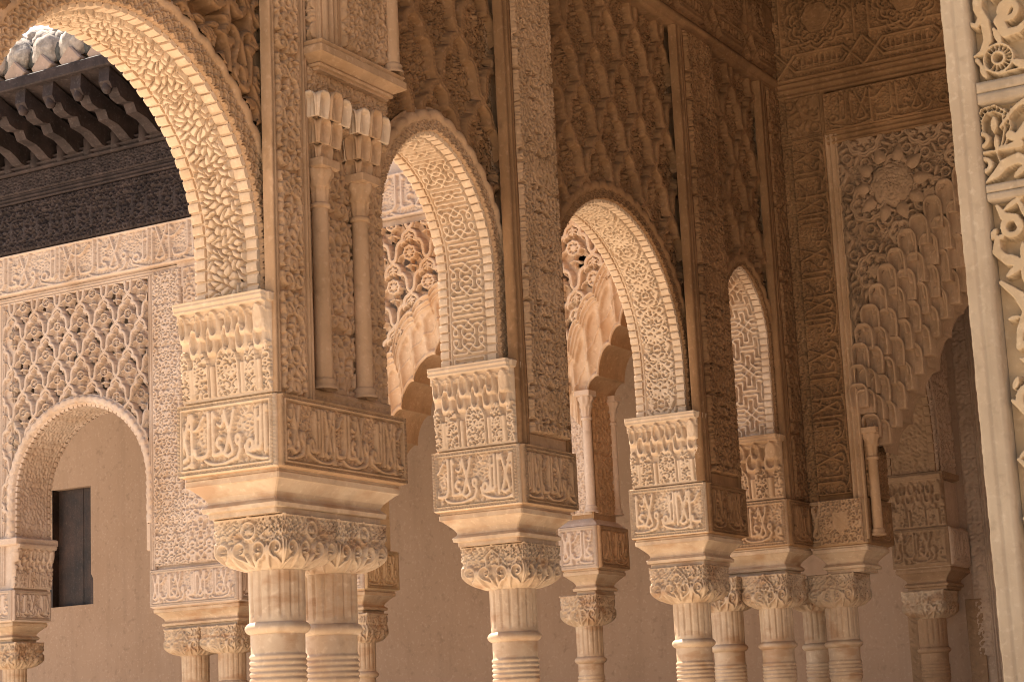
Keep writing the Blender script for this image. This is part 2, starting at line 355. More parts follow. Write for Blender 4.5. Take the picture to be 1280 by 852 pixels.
# ---------------------------------------------------------------- carved pattern library (height fields, numpy)
class Tile:
    """a repeating height field of size w x h metres with n samples to the metre"""
    def __init__(s, w, h, n, base=0.0):
        s.w, s.h = w, h
        s.nx, s.ny = max(8, int(round(w*n))), max(8, int(round(h*n)))
        s.n = s.nx / w
        s.m = s.ny / h
        s.H = np.full((s.ny, s.nx), base, np.float32)
    def seg(s, x0, y0, x1, y1, w0, w1, top, soft, groove=0.0, wrap=True):
        wm = max(w0, w1) + soft
        i0 = int(math.floor((min(x0, x1)-wm)*s.n)); i1 = int(math.ceil((max(x0, x1)+wm)*s.n))
        j0 = int(math.floor((min(y0, y1)-wm)*s.m)); j1 = int(math.ceil((max(y0, y1)+wm)*s.m))
        if not wrap:
            i0, i1, j0, j1 = max(i0, 0), min(i1, s.nx-1), max(j0, 0), min(j1, s.ny-1)
        if i1 <= i0 or j1 <= j0: return
        I = np.arange(i0, i1+1); J = np.arange(j0, j1+1)
        X = (I/s.n)[None, :]; Y = (J/s.m)[:, None]
        dx, dy = x1-x0, y1-y0
        L = dx*dx+dy*dy+1e-12
        t = np.clip(((X-x0)*dx+(Y-y0)*dy)/L, 0, 1)
        d = np.hypot(X-x0-t*dx, Y-y0-t*dy)
        w = w0+(w1-w0)*t
        v = top*np.clip((w-d)/soft, 0, 1)
        if groove: v = v - groove*np.clip(1-d/(w*.38+1e-6), 0, 1)
        ix = np.ix_(J % s.ny, I % s.nx)
        s.H[ix] = np.maximum(s.H[ix], v)
    def line(s, pts, w, top=1.0, soft=None, groove=0.0, wrap=True):
        n = len(pts)
        ws = w if hasattr(w, '__len__') else [w]*n
        if soft is None: soft = max(ws)*.6
        for k in range(n-1):
            s.seg(pts[k][0], pts[k][1], pts[k+1][0], pts[k+1][1], ws[k], ws[k+1], top, soft, groove, wrap)
    def spiral(s, x, y, r, a0, hand, w, turns=1.15, top=1.0, tail=None):
        n = int(12*turns)
        P = []; W = []
        for k in range(n+1):
            t = k/n
            a = a0+hand*t*turns*2*math.pi
            rr = r*(1-.82*t)
            P.append((x+rr*math.cos(a), y+rr*math.sin(a)))
            W.append(w*(1-.25*t)*(1.0 if t < .85 else 1.5))
        if tail: P = [tail]+P; W = [w]+W
        s.line(P, W, top, soft=w*.7)
    def leaf(s, x, y, a, L, W, bend=0.0, top=1.0, groove=.35, wrap=True):
        P = []; Ws = []
        for k in range(6):
            t = k/5
            aa = a+bend*t
            if k == 0: px_, py_ = x, y
            else: px_ += L/5*math.cos(aa); py_ += L/5*math.sin(aa)
            P.append((px_, py_)); Ws.append(max(W*math.sin(math.pi*(.12+.86*t))**.8, W*.1))
        s.line(P, Ws, top, soft=W*.5, groove=groove, wrap=wrap)
    def ring(s, x, y, r, w, top=1.0, n=16, wrap=True, sx=1, sy=1):
        s.line([(x+sx*r*math.cos(2*math.pi*k/n), y+sy*r*math.sin(2*math.pi*k/n)) for k in range(n+1)], w, top, wrap=wrap)
    def dot(s, x, y, r, top=1.0):
        s.seg(x, y, x+1e-4, y, r, r, top, r*.6)
    def mirror(s):
        s.H = np.maximum(s.H, s.H[:, ::-1]); return s
    def mirror4(s):
        s.mirror(); s.H = np.maximum(s.H, s.H[::-1, :]); return s
    def __call__(s, u, v):
        x = (np.asarray(u)*s.n) % s.nx; y = (np.asarray(v)*s.m) % s.ny
        i = np.floor(x).astype(int) % s.nx; j = np.floor(y).astype(int) % s.ny
        fx = x-np.floor(x); fy = y-np.floor(y)
        i2 = (i+1) % s.nx; j2 = (j+1) % s.ny
        H = s.H
        q = (H[j, i]*(1-fx)+H[j, i2]*fx)*(1-fy)+(H[j2, i]*(1-fx)+H[j2, i2]*fx)*fy
        return q*.35+.65*np.clip((q-.24)/.30, 0, 1)

def foliage(w, h, n, cell, seed, lw=.16, leaves=.8, top=1.0, sym=True):
    """scrolling stems, curls and small split leaves, as on the stucco fields"""
    r = random.Random(seed)
    T = Tile(w, h, n)
    nc = max(1, int(round(w/cell))); nr = max(2, int(round(h/cell*1.1)))
    nr += nr % 2
    cx, cy = w/nc, h/nr
    hw = cell*lw*.5
    for j in range(nr):
        for i in range(nc):
            x = (i+(.5 if j % 2 else 0)+r.uniform(-.06, .06))*cx
            y = (j+.5+r.uniform(-.06, .06))*cy
            hand = 1 if (i+j) % 2 else -1
            a0 = r.uniform(0, 6.28)
            R = cell*r.uniform(.40, .46)
            if r.random() < leaves*.40:
                for k in range(3 if leaves < 1.5 else 5):
                    a = a0+(k-1)*(1.25)
                    T.leaf(x+.04*cell*math.cos(a), y+.04*cell*math.sin(a), a, cell*.56, cell*lw*.62, bend=hand*.35*(k-1), top=top, groove=.30)
            else:
                P = []; W = []
                turns = r.uniform(.85, 1.05); m = 13
                P.append((x+R*1.75*math.cos(a0-hand*.75), y+R*1.75*math.sin(a0-hand*.75))); W.append(hw*.8)
                for k in range(m):
                    t = k/(m-1); a = a0+hand*t*turns*2*math.pi; rr = R*(1-.62*t**1.2)
                    P.append((x+rr*math.cos(a), y+rr*math.sin(a))); W.append(hw*(1-.15*t if t < .8 else 1.45))
                T.line(P, W, top, soft=hw*.6)
                b = a0+hand*2.2
                T.leaf(x+R*math.cos(b), y+R*math.sin(b), b+hand*.6, cell*.36, cell*lw*.55, bend=hand*.9, top=top, groove=.2)
    return T.mirror() if sym else T

def shards(w, h, n, cell, seed, gap=.0045):
    """fat pointed leaves packed round star flowers, parted by narrow deep cuts"""
    r = random.Random(seed); T = Tile(w, h, n)
    S = []
    fl = [(w*.5, h*.25), (0.0, h*.75)]
    for fx, fy in fl:
        for k in range(7):
            a = 2*math.pi*k/7+.2; S.append((fx+cell*.95*math.cos(a), fy+cell*.95*math.sin(a), a, 2.0))
        S.append((fx, fy, 0, 1.0))
        for k in range(8):
            a = 2*math.pi*k/8+.5; S.append((fx+cell*1.95*math.cos(a), fy+cell*1.95*math.sin(a), a+r.choice((-1, 1))*.9, 2.3))
    for _ in range(4000):
        x, y = r.uniform(0, w), r.uniform(0, h)
        if min(math.hypot((x-q[0]+w/2) % w-w/2, (y-q[1]+h/2) % h-h/2) for q in S) > cell*.62: S.append((x, y, r.uniform(0, 3.14), r.uniform(1.5, 2.6)))
    J, I = np.mgrid[0:T.ny, 0:T.nx]; X, Y = I/T.n, J/T.m
    X2 = X+.14*cell*np.sin(2*math.pi*(3*Y/h)+1)+.10*cell*np.sin(2*math.pi*(2*X/w+4*Y/h)); Y2 = Y+.14*cell*np.sin(2*math.pi*(2*X/w)+2)+.10*cell*np.sin(2*math.pi*(3*X/w-2*Y/h))
    D = []
    for x, y, a, e in S:
        dx = (X2-x+w/2) % w-w/2; dy = (Y2-y+h/2) % h-h/2
        u = dx*math.cos(a)+dy*math.sin(a); v = -dx*math.sin(a)+dy*math.cos(a)
        D.append(np.hypot(u/math.sqrt(e), v*math.sqrt(e)))
    D = np.sort(np.stack(D), 0)[:2]
    g = D[1]-D[0]
    T.H = np.clip((g-gap)/(gap*.9), 0, 1).astype(np.float32)*(.82+.18*np.clip(g/(cell*.5), 0, 1)).astype(np.float32)
    return T

def knot(w, h, n, nc, nr, lw, seed, breaks=.38, curve=.3):
    """strapwork: interlace lines on a grid, broken symmetrically"""
    r = random.Random(seed)
    T = Tile(w, h, n)
    cx, cy = w/nc, h/nr
    key = {}
    for j in range(nr):
        for i in range(nc):
            if (i+j) % 2 == 0: continue
            a, b = min(i, (nc-i) % nc), min(j, (nr-j) % nr)
            if (a, b) not in key:
                q = r.random()
                key[(a, b)] = 0 if q > breaks else (1 if r.random() < .5 else 2)
            k = key[(a, b)]
            x, y = i*cx, j*cy
            c = [(x-cx/2, y-cy/2), (x+cx/2, y-cy/2), (x+cx/2, y+cy/2), (x-cx/2, y+cy/2)]
            if k == 0:
                T.line([c[0], c[2]], lw); T.line([c[1], c[3]], lw)
            elif k == 1:
                T.line([c[0], (x-cx*.10, y-cy*curve), (x+cx*.10, y-cy*curve), c[1]], lw)
                T.line([c[3], (x-cx*.10, y+cy*curve), (x+cx*.10, y+cy*curve), c[2]], lw)
            else:
                T.line([c[0], (x-cx*curve, y-cy*.18), (x-cx*curve, y+cy*.18), c[3]], lw)
                T.line([c[1], (x+cx*curve, y-cy*.18), (x+cx*curve, y+cy*.18), c[2]], lw)
    return T

def bez(p0, p1, p2, p3, n=8):
    o = []
    for k in range(n+1):
        t = k/n; q = 1-t
        o.append((q**3*p0[0]+3*q*q*t*p1[0]+3*q*t*t*p2[0]+t**3*p3[0], q**3*p0[1]+3*q*q*t*p1[1]+3*q*t*t*p2[1]+t**3*p3[1]))
    return o

def motto(h, n, back, aspect=3.0, lw=.034):
    """the Nasrid motto, wa la ghalib illa Allah, in tall naskhi over scrolling stems; reads right to left"""
    w = h*aspect
    T = Tile(w, h, n)
    k = h; sx = w/3.0
    def L(pts, q=lw, top=1.0): T.line([(x*sx, y*k) for x, y in pts], q*k, top, soft=q*k*.45)
    def arc(cx, cy, r, a0, a1, m=10, ry=None): return [(cx+r*math.cos(math.radians(a0+(a1-a0)*i/m)), cy+(ry or r)*math.sin(math.radians(a0+(a1-a0)*i/m))) for i in range(m+1)]
    def tall(x, y0=.24, y1=.93): L([(x, y0), (x-.01, y1), (x+.05, y1-.07)])
    def lamalif(x):
        L([(x+.30, .93), (x+.26, .80), (x+.04, .30), (x-.02, .20), (x+.10, .15), (x+.24, .20)])
        L([(x-.02, .93), (x+.03, .80), (x+.22, .34), (x+.26, .24), (x+.24, .20)])
    # waw
    L(arc(2.86, .42, .075, -60, 300)+[(2.93, .25), (2.84, .12), (2.66, .08)])
    lamalif(2.42)
    # ghayn-alif
    L(arc(2.24, .40, .085, 60, 290)+[(2.32, .22), (2.10, .20), (2.02, .24)]); T.dot(2.24*sx, .60*k, .04*k)
    tall(2.02, .2)
    # lam-ba
    L([(1.86, .93), (1.86, .30), (1.78, .20), (1.60, .18), (1.44, .20), (1.40, .32)]); T.dot(1.62*sx, .07*k, .04*k)
    # alif, lam-alif
    tall(1.30, .16)
    L(arc(1.30, .06, .04, 30, 330))
    lamalif(.90)
    # Allah
    tall(.76, .16)
    L([(.62, .93), (.61, .30), (.56, .22), (.48, .22), (.46, .30), (.46, .88), (.46, .30), (.40, .21), (.32, .22)])
    L(arc(.25, .30, .09, -60, 250)+[(.28, .20)])
    L([(.62, .70), (.54, .74), (.50, .70)], lw*.6)
    # long bowls that run under and over the letters
    L(bez((1.30, .10), (1.0, -.02), (.5, .02), (.14, .16))+[(.08, .30)], lw*.8)
    L(bez((2.60, .07), (2.3, .0), (1.9, .02), (1.74, .12)), lw*.8)
    L(bez((1.10, .80), (1.2, .62), (1.5, .60), (1.60, .80))+[(1.70, .88)], lw*.7)
    L(bez((2.16, .72), (2.3, .62), (2.4, .72), (2.34, .86)), lw*.7)
    J, I = np.mgrid[0:T.ny, 0:T.nx]
    T.H = np.maximum(T.H, back(I/T.n, J/T.m)*.36)
    return T

def kufic(h, n, back, aspect=3.4, lw=.03):
    w = h*aspect; T = Tile(w, h, n); sx = w/3.4
    def L(pts, q=lw): T.line([(x*sx, y*h) for x, y in pts], q*h, 1.0, soft=q*h*.4)
    L([(0, .2), (3.4, .2)]); L([(0, .94), (3.4, .94)], lw*.6); L([(0, .03), (3.4, .03)], lw*.6)
    for i, x in enumerate((.2, .45, .62, 1.0, 1.35, 1.6, 1.95, 2.3, 2.48, 2.85, 3.1)):
        t = .86 if i % 3 else .6
        L([(x, .2), (x, t)])
        if i % 3 == 0: L([(x, t), (x+.1, t+.12), (x+.17, t)]); L([(x, t), (x+.08, t-.14)])
        if i % 4 == 1: L([(x, .5), (x+.1, .6), (x+.2, .5), (x+.1, .4), (x, .5)])
        if i % 4 == 2: L([(x, .2), (x+.12, .08), (x+.22, .2), (x+.22, .42), (x+.1, .42)])
    J, I = np.mgrid[0:T.ny, 0:T.nx]
    T.H = np.maximum(T.H, back(I/T.n, J/T.m)*.36)
    return T

def sebka(w, h, n, lw, back, seed=3, lobes=True, fill=.45, sparse=False, plain=False):
    """net of pointed arches, staggered, each bay pierced round a small flower"""
    T = Tile(w, h, n)
    leg = [(0, .01), (.05, -.035), (.14, -.065), (.19, -.105), (.205, -.16), (.20, -.19), (.27, -.195), (.335, -.225), (.375, -.28), (.39, -.35), (.40, -.42), (.44, -.47), (.5, -.49)] if lobes else \
          [(0, 0), (.05, -.06), (.14, -.16), (.25, -.25), (.36, -.34), (.45, -.44), (.5, -.5)]
    for cx, cy in ((0, 0), (w/2, h/2)):
        for sg in (-1, 1):
            T.line([(cx+sg*x*w, cy+y*h) for x, y in leg], lw, 1.0, soft=lw*.55, groove=.28)
            if not plain: T.line([(cx+sg*x*w*.66, cy-.075*h+y*h*.66) for x, y in leg[:9]], lw*.42, .85)
        if plain:
            T.leaf(cx, cy-h*.16, -math.pi/2, h*.28, lw*.42, top=.6); continue
        bx, by = cx, cy-h*.36
        T.line([(bx, by-h*.30), (bx, by+h*.12)], lw*.35, .6)
        T.ring(bx, by-.02*h, w*.15, lw*.42, .8)
        for a in range(6): T.leaf(bx, by-.02*h, a*math.pi/3+.5, w*.13, lw*.3, top=.75)
        for sg in (-1, 1):
            if sparse:
                T.line([(bx+sg*w*.14, by-.02*h), (bx+sg*w*.30, by-.06*h), (bx+sg*w*.36, by-.14*h)], lw*.35, .7); T.leaf(bx, by-h*.20, -math.pi/2+sg*.8, w*.2, lw*.45, bend=sg*.9, top=.75); continue
            T.leaf(bx, by+h*.10, math.pi/2+sg*.7, w*.24, lw*.5, bend=-sg*.8, top=.75)
            T.leaf(bx, by-h*.22, -math.pi/2+sg*.9, w*.26, lw*.5, bend=sg*.9, top=.75)
    if back is not None:
        J, I = np.mgrid[0:T.ny, 0:T.nx]
        T.H = np.maximum(T.H, back(I/T.n, J/T.m)*fill)
    return T

def rosette(T, x, y, R, lw, lobes=8, top=1.0):
    for q in (1.0, .84):
        P = []
        for k in range(lobes*8+1):
            a = 2*math.pi*k/(lobes*8)
            rr = R*q*(.86+.14*abs(math.cos(a*lobes/2)))
            P.append((x+rr*math.cos(a), y+rr*math.sin(a)))
        T.line(P, lw, top)
    for k in range(lobes):
        a = 2*math.pi*k/lobes
        T.leaf(x, y, a, R*.5, lw*2, top=top*.9)
        T.spiral(x+R*.6*math.cos(a+.3), y+R*.6*math.sin(a+.3), R*.16, a, 1, lw*.8, top=top*.8)
# ---------------------------------------------------------------- the patterns
FOL = foliage(.30, .36, 600, .066, 1, lw=.21)
FINE = foliage(.18, .24, 600, .048, 5, lw=.24)
STRIP = foliage(.17, .52, 500, .075, 8, lw=.27, leaves=.7)
BIG = foliage(.44, .60, 350, .15, 21, lw=.24, leaves=.9)
STARS = shards(.22, .36, 420, .046, 11, gap=.0055)
KNOT = knot(.2, .30, 700, 8, 12, .0080, 7, breaks=.52, curve=.46)
KNOT2 = knot(.2, .30, 700, 6, 10, .0096, 31, breaks=.66, curve=.46)
SCROLL = foliage(.20, .34, 500, .066, 17, lw=.20, leaves=.6)
_r = random.Random(9)
for k in range(2):                                             # ogee stems through the scroll soffit
    SCROLL.line([(.10+(.075 if k else -.075)*math.sin(2*math.pi*t/16), .34*t/16) for t in range(17)], .008, 1.0, soft=.004)
MOTTO = motto(.24, 700, FINE, aspect=2.9, lw=.040)
MOTTO_S = motto(.22, 700, FINE, aspect=1.9, lw=.050)
KUFIC = kufic(.24, 600, FINE)
NET = sebka(.262, .46, 480, .0195, None, sparse=True)
NET_A = sebka(.37, .56, 380, .027, FOL, fill=.42, plain=True)
NET_B = sebka(.42, .62, 380, .031, FOL, fill=.42, plain=True)
def starfield(w, h, n, seed):
    T = Tile(w, h, n)
    rosette(T, w*.5, h*.5, w*.30, .010, 8)
    for cx, cy in ((0, 0), (w, 0)):
        rosette(T, cx, cy, w*.2, .009, 6)
    for k in range(8):
        a = k*math.pi/4
        T.ring(w*.5+w*.42*math.cos(a), h*.5+w*.42*math.sin(a), w*.075, .007)
        T.leaf(w*.5+w*.30*math.cos(a+.39), h*.5+w*.30*math.sin(a+.39), a+.39, w*.2, .016)
    T.mirror4()
    J, I = np.mgrid[0:T.ny, 0:T.nx]; T.H = np.maximum(T.H, FOL(I/T.n, J/T.m)*.38); return T
ROSE = starfield(.42, .46, 420, 2)
def strapwork(w, h, n):
    """frieze of lobed medallions over long cartouches"""
    T = Tile(w, h, n)
    cx, cy = w*.5, h*.60
    rosette(T, cx, cy, w*.36, .012, 12); rosette(T, cx, cy, w*.16, .009, 6)
    c = [(cx-.36*w, .15*h), (cx-.28*w, .24*h), (cx+.28*w, .24*h), (cx+.36*w, .15*h), (cx+.28*w, .06*h), (cx-.28*w, .06*h), (cx-.36*w, .15*h)]
    T.line(c, .014, 1.0); T.line([(cx+(x-cx)*.86, .15*h+(y-.15*h)*.72) for x, y in c], .008, .9)
    for x in (-.2, -.14, -.06, 0, .07, .15, .2): T.line([(cx+x*w, .10*h), (cx+x*w-.01, .20*h)], .009, .9)
    T.line([(cx-.24*w, .11*h), (cx+.22*w, .11*h)], .009, .9)
    for sg in (-1, 1):
        T.line([(cx+sg*.5*w, .0), (cx+sg*.36*w, .15*h), (cx+sg*.5*w, .30*h)], .014)
        T.line([(cx+sg*.42*w, .28*h), (cx+sg*.42*w, .92*h)], .011)
        T.line([(cx, .26*h), (cx+sg*.16*w, .34*h), (cx+sg*.42*w, .34*h)], .011)
    T.line([(0, .99*h), (w, .99*h)], .012)
    for k in range(8): T.leaf(0, .6*h, k*math.pi/4, w*.07, .010)
    T.mirror()
    J, I = np.mgrid[0:T.ny, 0:T.nx]; T.H = np.maximum(T.H, FINE(I/T.n, J/T.m)*.36); return T
MEDAL = strapwork(.64, .68, 420)
def shieldtile(w, h, n):
    T = Tile(w, h, n)
    s = [(.5*w-.05, .74*h), (.5*w+.05, .74*h), (.5*w+.05, .42*h), (.5*w, .26*h), (.5*w-.05, .42*h), (.5*w-.05, .74*h)]
    J, I = np.mgrid[0:T.ny, 0:T.nx]; X, Y = I/T.n, J/T.m
    T.H = np.maximum(T.H, FINE(X, Y)*.75)
    ins = (np.abs(X-.5*w) < .05*np.clip((Y-.24*h)/(.2*h), 0, 1)**.6) & (Y < .74*h)
    T.H = np.where(ins, .7, T.H)
    T.line(s, .006, 1.0, wrap=False); T.line([(.5*w-.045, .70*h), (.5*w+.035, .38*h)], .009, 1.0, wrap=False)
    T.line([(.5*w-.02, .74*h), (.5*w+.045, .46*h)], .004, .9, wrap=False)
    return T
SHIELD = shieldtile(.30, .28, 600)
def vert(T):                                                   # the same lettering run up the wall
    return lambda u, v: T(v, T.h-u)

def honeycomb(w, h):
    """small muqarnas impost: plain ledge, scallops, uneven rounded cells with oval hollows, leaf panels between shafts"""
    up_ = [(.07, .11), (.25, .10), (.42, .15), (.59, .11), (.75, .12), (.92, .14)]
    mid = [(.18, .15), (.36, .12), (.54, .12), (.70, .15), (.90, .15)]
    low = [(.04, .11), (.22, .17), (.52, .26), (.78, .14), (.97, .12)]
    def f(A, Z):
        z = Z/h; a = A/w
        over = .045*np.clip(z, 0, 1)**1.5
        H = np.full(A.shape, -.004)
        def cell(H, x0, wd, z0, z1, bulge, hol, lift):
            x = np.abs(a-x0)/(wd*.5); t = (z-z0)/(z1-z0)
            hd = np.where(t < .55, 1.0, np.clip(1-((t-.55)/.45)**1.8, 0, 1)**.62)
            ins = (x < hd) & (t > 0) & (t <= 1)
            q = x/np.maximum(hd, .03)
            body = lift+bulge*np.sqrt(np.clip(1-q**2.2*.92, 0, 1))*np.clip(t/.18+.35, 0, 1)
            e = np.hypot(x/.60, (t-.52)/.40)
            body = body-hol*np.clip((1-e)/.22, 0, 1)+.004*np.exp(-((e-1.08)/.10)**2)
            return np.where(ins, np.maximum(H, body), H)
        for x0, wd in low:
            x = np.abs(a-x0)/(wd*.5); t = z/.50
            hd = np.where(t < .62, 1.0, np.clip(1-((t-.62)/.42)**2, 0, 1)**.5)
            q = x/np.maximum(hd, .03)
            leaf = FINE(A*1.1+x0, Z*1.1)*.020
            H = np.where((q < .80) & (t < 1.04), .000+leaf, np.where((q < 1.0) & (t < 1.04), .018, H))
        for xg in (.115, .345, .685, .875):
            x = (a-xg)/.028
            H = np.where((np.abs(x) < 1) & (z < .34), np.maximum(H, .006+.014*np.sqrt(np.clip(1-x*x, 0, 1))), H)
        for k, (x0, wd) in enumerate(mid): H = cell(H, x0, wd, .44, .73, .020, .026, .004)
        for k, (x0, wd) in enumerate(up_): H = cell(H, x0, wd, .60, .885, .020, .026 if k < 5 else 0.0, .010)
        p = (a*13) % 1-.5
        d = np.hypot(p, (z-.80)/.085*.8)
        sc = .012+.010*np.clip(1-np.abs(d-.47)/.12, 0, 1)
        H = np.where((z > .80) & (z <= .895), np.maximum(H, sc), H)
        H = np.where(z > .895, .034+.003*np.sin(z*120), H)
        H = np.where(z < .03, .012, H)
        return H+over
    return f
def impost(fr, a0, a1, z0, z1, m, parent, res=.006):
    w, h = a1-a0, z1-z0
    A, Z = np.meshgrid(np.linspace(a0, a1, int(w/res)+1), np.linspace(z0, z1, int(h/res)+1))
    H = honeycomb(w, h)(A-a0, Z-z0)
    o = surf('muqarnas_impost', fr.P(A, Z, .0), np.broadcast_to(fr.N, A.shape+(3,)), H, m, parent, skirt=.02)
    return o

CAPS = {}
def cap_tile(kind):
    T = Tile(.38, .22, 700); w, h = .38, .22
    def Lf(*a, **k): T.leaf(*a, wrap=False, **k)
    # lower zone: fat scrolling acanthus band
    for sg in (-1, 1):
        c = w/2
        for x0, hd in ((.24, 1), (.74, -1)):
            P = []; W = []
            for k in range(17):
                t = k/16; a = -math.pi/2+hd*sg*(t*2.1*math.pi); rr = .040*(1-.62*t)
                P.append((c+sg*x0*w/2+rr*math.cos(a)*1.05, .37*h+rr*math.sin(a)*1.05)); W.append(.0085-.002*t)
            T.line([(c+sg*(x0+.24*(-hd))*w/2, .02*h)]+P, [.011]+W, soft=.005, wrap=False)
            T.dot(c+sg*x0*w/2, .37*h, .008)
        Lf(c+sg*.49*w/2, .0*h, math.pi/2, .12, .014)
        Lf(c+sg*.02*w, .02*h, math.pi/2-sg*.25, .07, .012)
        T.line([(c+sg*.98*w/2, .0), (c+sg*.95*w/2, .5*h)], .008, soft=.005, wrap=False)
    if kind == 0:
        T.ring(w/2, .73*h, .036, .007, wrap=False)
        for a in range(7): Lf(w/2, .66*h, math.pi*(.1+.8*a/6), .036, .005)
    elif kind == 1:
        T.line([(w/2-.035, .50*h), (w/2-.038, .75*h), (w/2, .90*h), (w/2+.038, .75*h), (w/2+.035, .50*h)], .006, soft=.004, wrap=False)
        T.spiral(w/2, .68*h, .022, 0, 1, .007)
    else:
        for q in (1, .62): T.line([(w/2-.075*q, .40*h), (w/2-.070*q, .62*h), (w/2, (.62+.34*q)*h), (w/2+.070*q, .62*h), (w/2+.075*q, .40*h)], .006, soft=.004, wrap=False)
        for a in range(9):
            t = math.pi*(.02+.96*a/8); T.line([(w/2+.045*math.cos(t), .56*h+.045*math.sin(t)), (w/2+.062*math.cos(t), .56*h+.068*math.sin(t))], .004, wrap=False)
        for a in (0, 2.1, 4.2): Lf(w/2, .52*h, a+.5, .03, .010)
    for sg in (-1, 1):
        for gx in range(3):
            for gy in range(3):
                x, y = w/2+sg*(.075+gx*.035)+(.012 if gy == 1 else 0), h*(.66+gy*.11)
                T.dot(x, y, .007, .9); T.line([(x, y), (x+.034, y+.022), (x+.034, y)], .0035, .85, wrap=False)
    J, I = np.mgrid[0:T.ny, 0:T.nx]
    T.H = np.maximum(T.H, FINE(I/T.n*1.25, J/T.m*1.25)*.46*(J/T.m > .50*h))
    T.H[int(.965*T.ny):, :] = 1
    return T
def capital(kind, cx, cy, z0, z1, size, r0, m, parent, res=.006):
    key = (kind, round(size, 3), round(res, 4), round(z1-z0, 3))
    if key not in CAPS:
        T = cap_tile(kind)
        nf = int(size/res)*4; nv = int((z1-z0)/res)+1
        th = np.linspace(0, 2*math.pi, nf+1); v = np.linspace(0, 1, nv)
        f = ((th+math.pi/4) % (math.pi/2))/(math.pi/2)              # 0..1 across a face
        S = size/2
        R = r0+(S-r0)*np.sin(np.clip(v/.36, 0, 1)*math.pi/2)**.7
        ne = 2+16*np.clip((v-.0)/.34, 0, 1)**1.2
        tt = np.arctan(np.tan((f-.5)*math.pi/2*.999))               # keep samples even
        ang = np.arctan((f-.5)*2); k = np.floor((th+math.pi/4)/(math.pi/2)); ang = ang+k*math.pi/2
        ca, sa = np.abs(np.cos(ang))[None, :], np.abs(np.sin(ang))[None, :]
        rr = R[:, None]/((ca**ne[:, None]+sa**ne[:, None])**(1/ne[:, None]))
        rel = T(np.broadcast_to(f[None, :]*.38, rr.shape), np.broadcast_to(v[:, None]*.2199, rr.shape))
        rr = rr-.022*(1-rel)*np.clip(v[:, None]/.06, 0, 1)
        V = np.stack([rr*np.cos(ang)[None, :], rr*np.sin(ang)[None, :], np.broadcast_to((v*(z1-z0))[:, None], rr.shape)], -1)
        o = put('capital', V.reshape(-1, 3), gridfaces(nv, nf+1), m, None, smooth=True, origin=(0, 0, 0))
        CAPS[key] = o.data; bpy.data.objects.remove(o)
    return place(CAPS[key], 'capital', parent, Matrix.Translation((cx, cy, z0)))
def column(cx, cy, label, group, kind=0, size=.37, r=.115, m=None, res=.006, n=48, zt=2.52, zc=2.30):
    m = m or MARBLE
    t = thing('marble_column', label, 'column', (cx, cy, 0), group)
    capital(kind, cx, cy, zc, zt, size, r+.004, m, t, res)
    zn = zc-.215
    def flute(th, z):
        k = (z-zn)/(zc-zn)
        body = np.clip((k-.10)/.04, 0, 1)*np.clip((.995-k)/.03, 0, 1)
        g = np.abs(((th*16/(2*math.pi)) % 1)-.5)*2
        return -.0075*np.clip((g-.66)/.22, 0, 1)*body+.0015*np.cos(th*5)
    lathe('fluted_neck', cx, cy, [(zn+(zc+.004-zn)*i/24, r+.002*(i/24)) for i in range(25)], m, t, n=160 if res < .007 else 96, rf=flute)
    lathe('neck_ring', cx, cy, [(zn+.004+.0-.052*(i/10), r-.004+.024*math.sin(math.pi*i/10)**.7) for i in range(11)], m, t, n=n)
    zs = zn-.048
    prof = [(zs, r-.003), (zs-.075, r-.004)]
    z = zs-.08
    for i in range(5):
        for q in range(5): prof.append((z-.024*q/5, r-.004+.0075*math.sin(math.pi*q/5)))
        z -= .024
    prof += [(z-.01, r-.006), (.9, r-.010), (.30, r-.004), (.28, r-.004)]
    for q in range(7): prof.append((.28-.05*q/6, r+.012*math.sin(math.pi*q/6)))
    lathe('shaft', cx, cy, prof, m, t, n=n)
    lathe('base', cx, cy, [(.23, r), (.21, r+.03), (.17, r+.045), (.13, r+.03), (.09, r+.05), (.05, r+.075), (0, r+.075)], m, t, n=n)
    return t
ABA = [(2.52, .078), (2.541, .078), (2.545, .060), (2.562, .056), (2.572, .066), (2.580, .075), (2.588, .076), (2.606, .066), (2.626, .046), (2.648, .022), (2.652, .012), (2.676, .010), (2.680, .016), (2.692, .016)]
def abacus(x0, x1, y0, y1, parent, dz=0, m=None): return stack('abacus', x0, x1, y0, y1, [(z+dz, s) for z, s in ABA], m or MARBLE, parent, corner=.006)

AF = lambda y: Frame((0, y, 0), (1, 0, 0), (0, -1, 0))            # looks along +y
FF = lambda x: Frame((x, 0, 0), (0, -1, 0), (-1, 0, 0))           # looks along +x
def carved_block(x0, x1, y0, y1, parent, mw, ma, z0=2.69, z1=3.0, txt=None, res=.005, offs=(.1, .5), faces='xy', dep=.026):
    """inscription block: solid box with a lettered panel on its two visible faces"""
    b = box('inscription_block', x0+.004, x1-.004, y0+.004, y1, z0, z1, ma, parent, bev=.006)
    T = txt or MOTTO_S
    for k, (fr, a0, a1, m, o) in enumerate(((FF(x0), -y1, -y0, mw, offs[0]), (AF(y0), x0, x1, ma, offs[1]))):
        if 'xy'[k] not in faces: continue
        Tt = T
        sc = T.h/(z1-z0-.066)
        panel('inscription_panel', fr, a0+.002, a1-.002, z0+.004, z1-.004, (lambda u, v, Tt=Tt, sc=sc: Tt(u*sc, np.clip((v-.028)*sc, 0, T.h*.995))), dep, m, b, ra=res, rz=res, border=.026, off=(o, 0), skirt=.004)
    return b

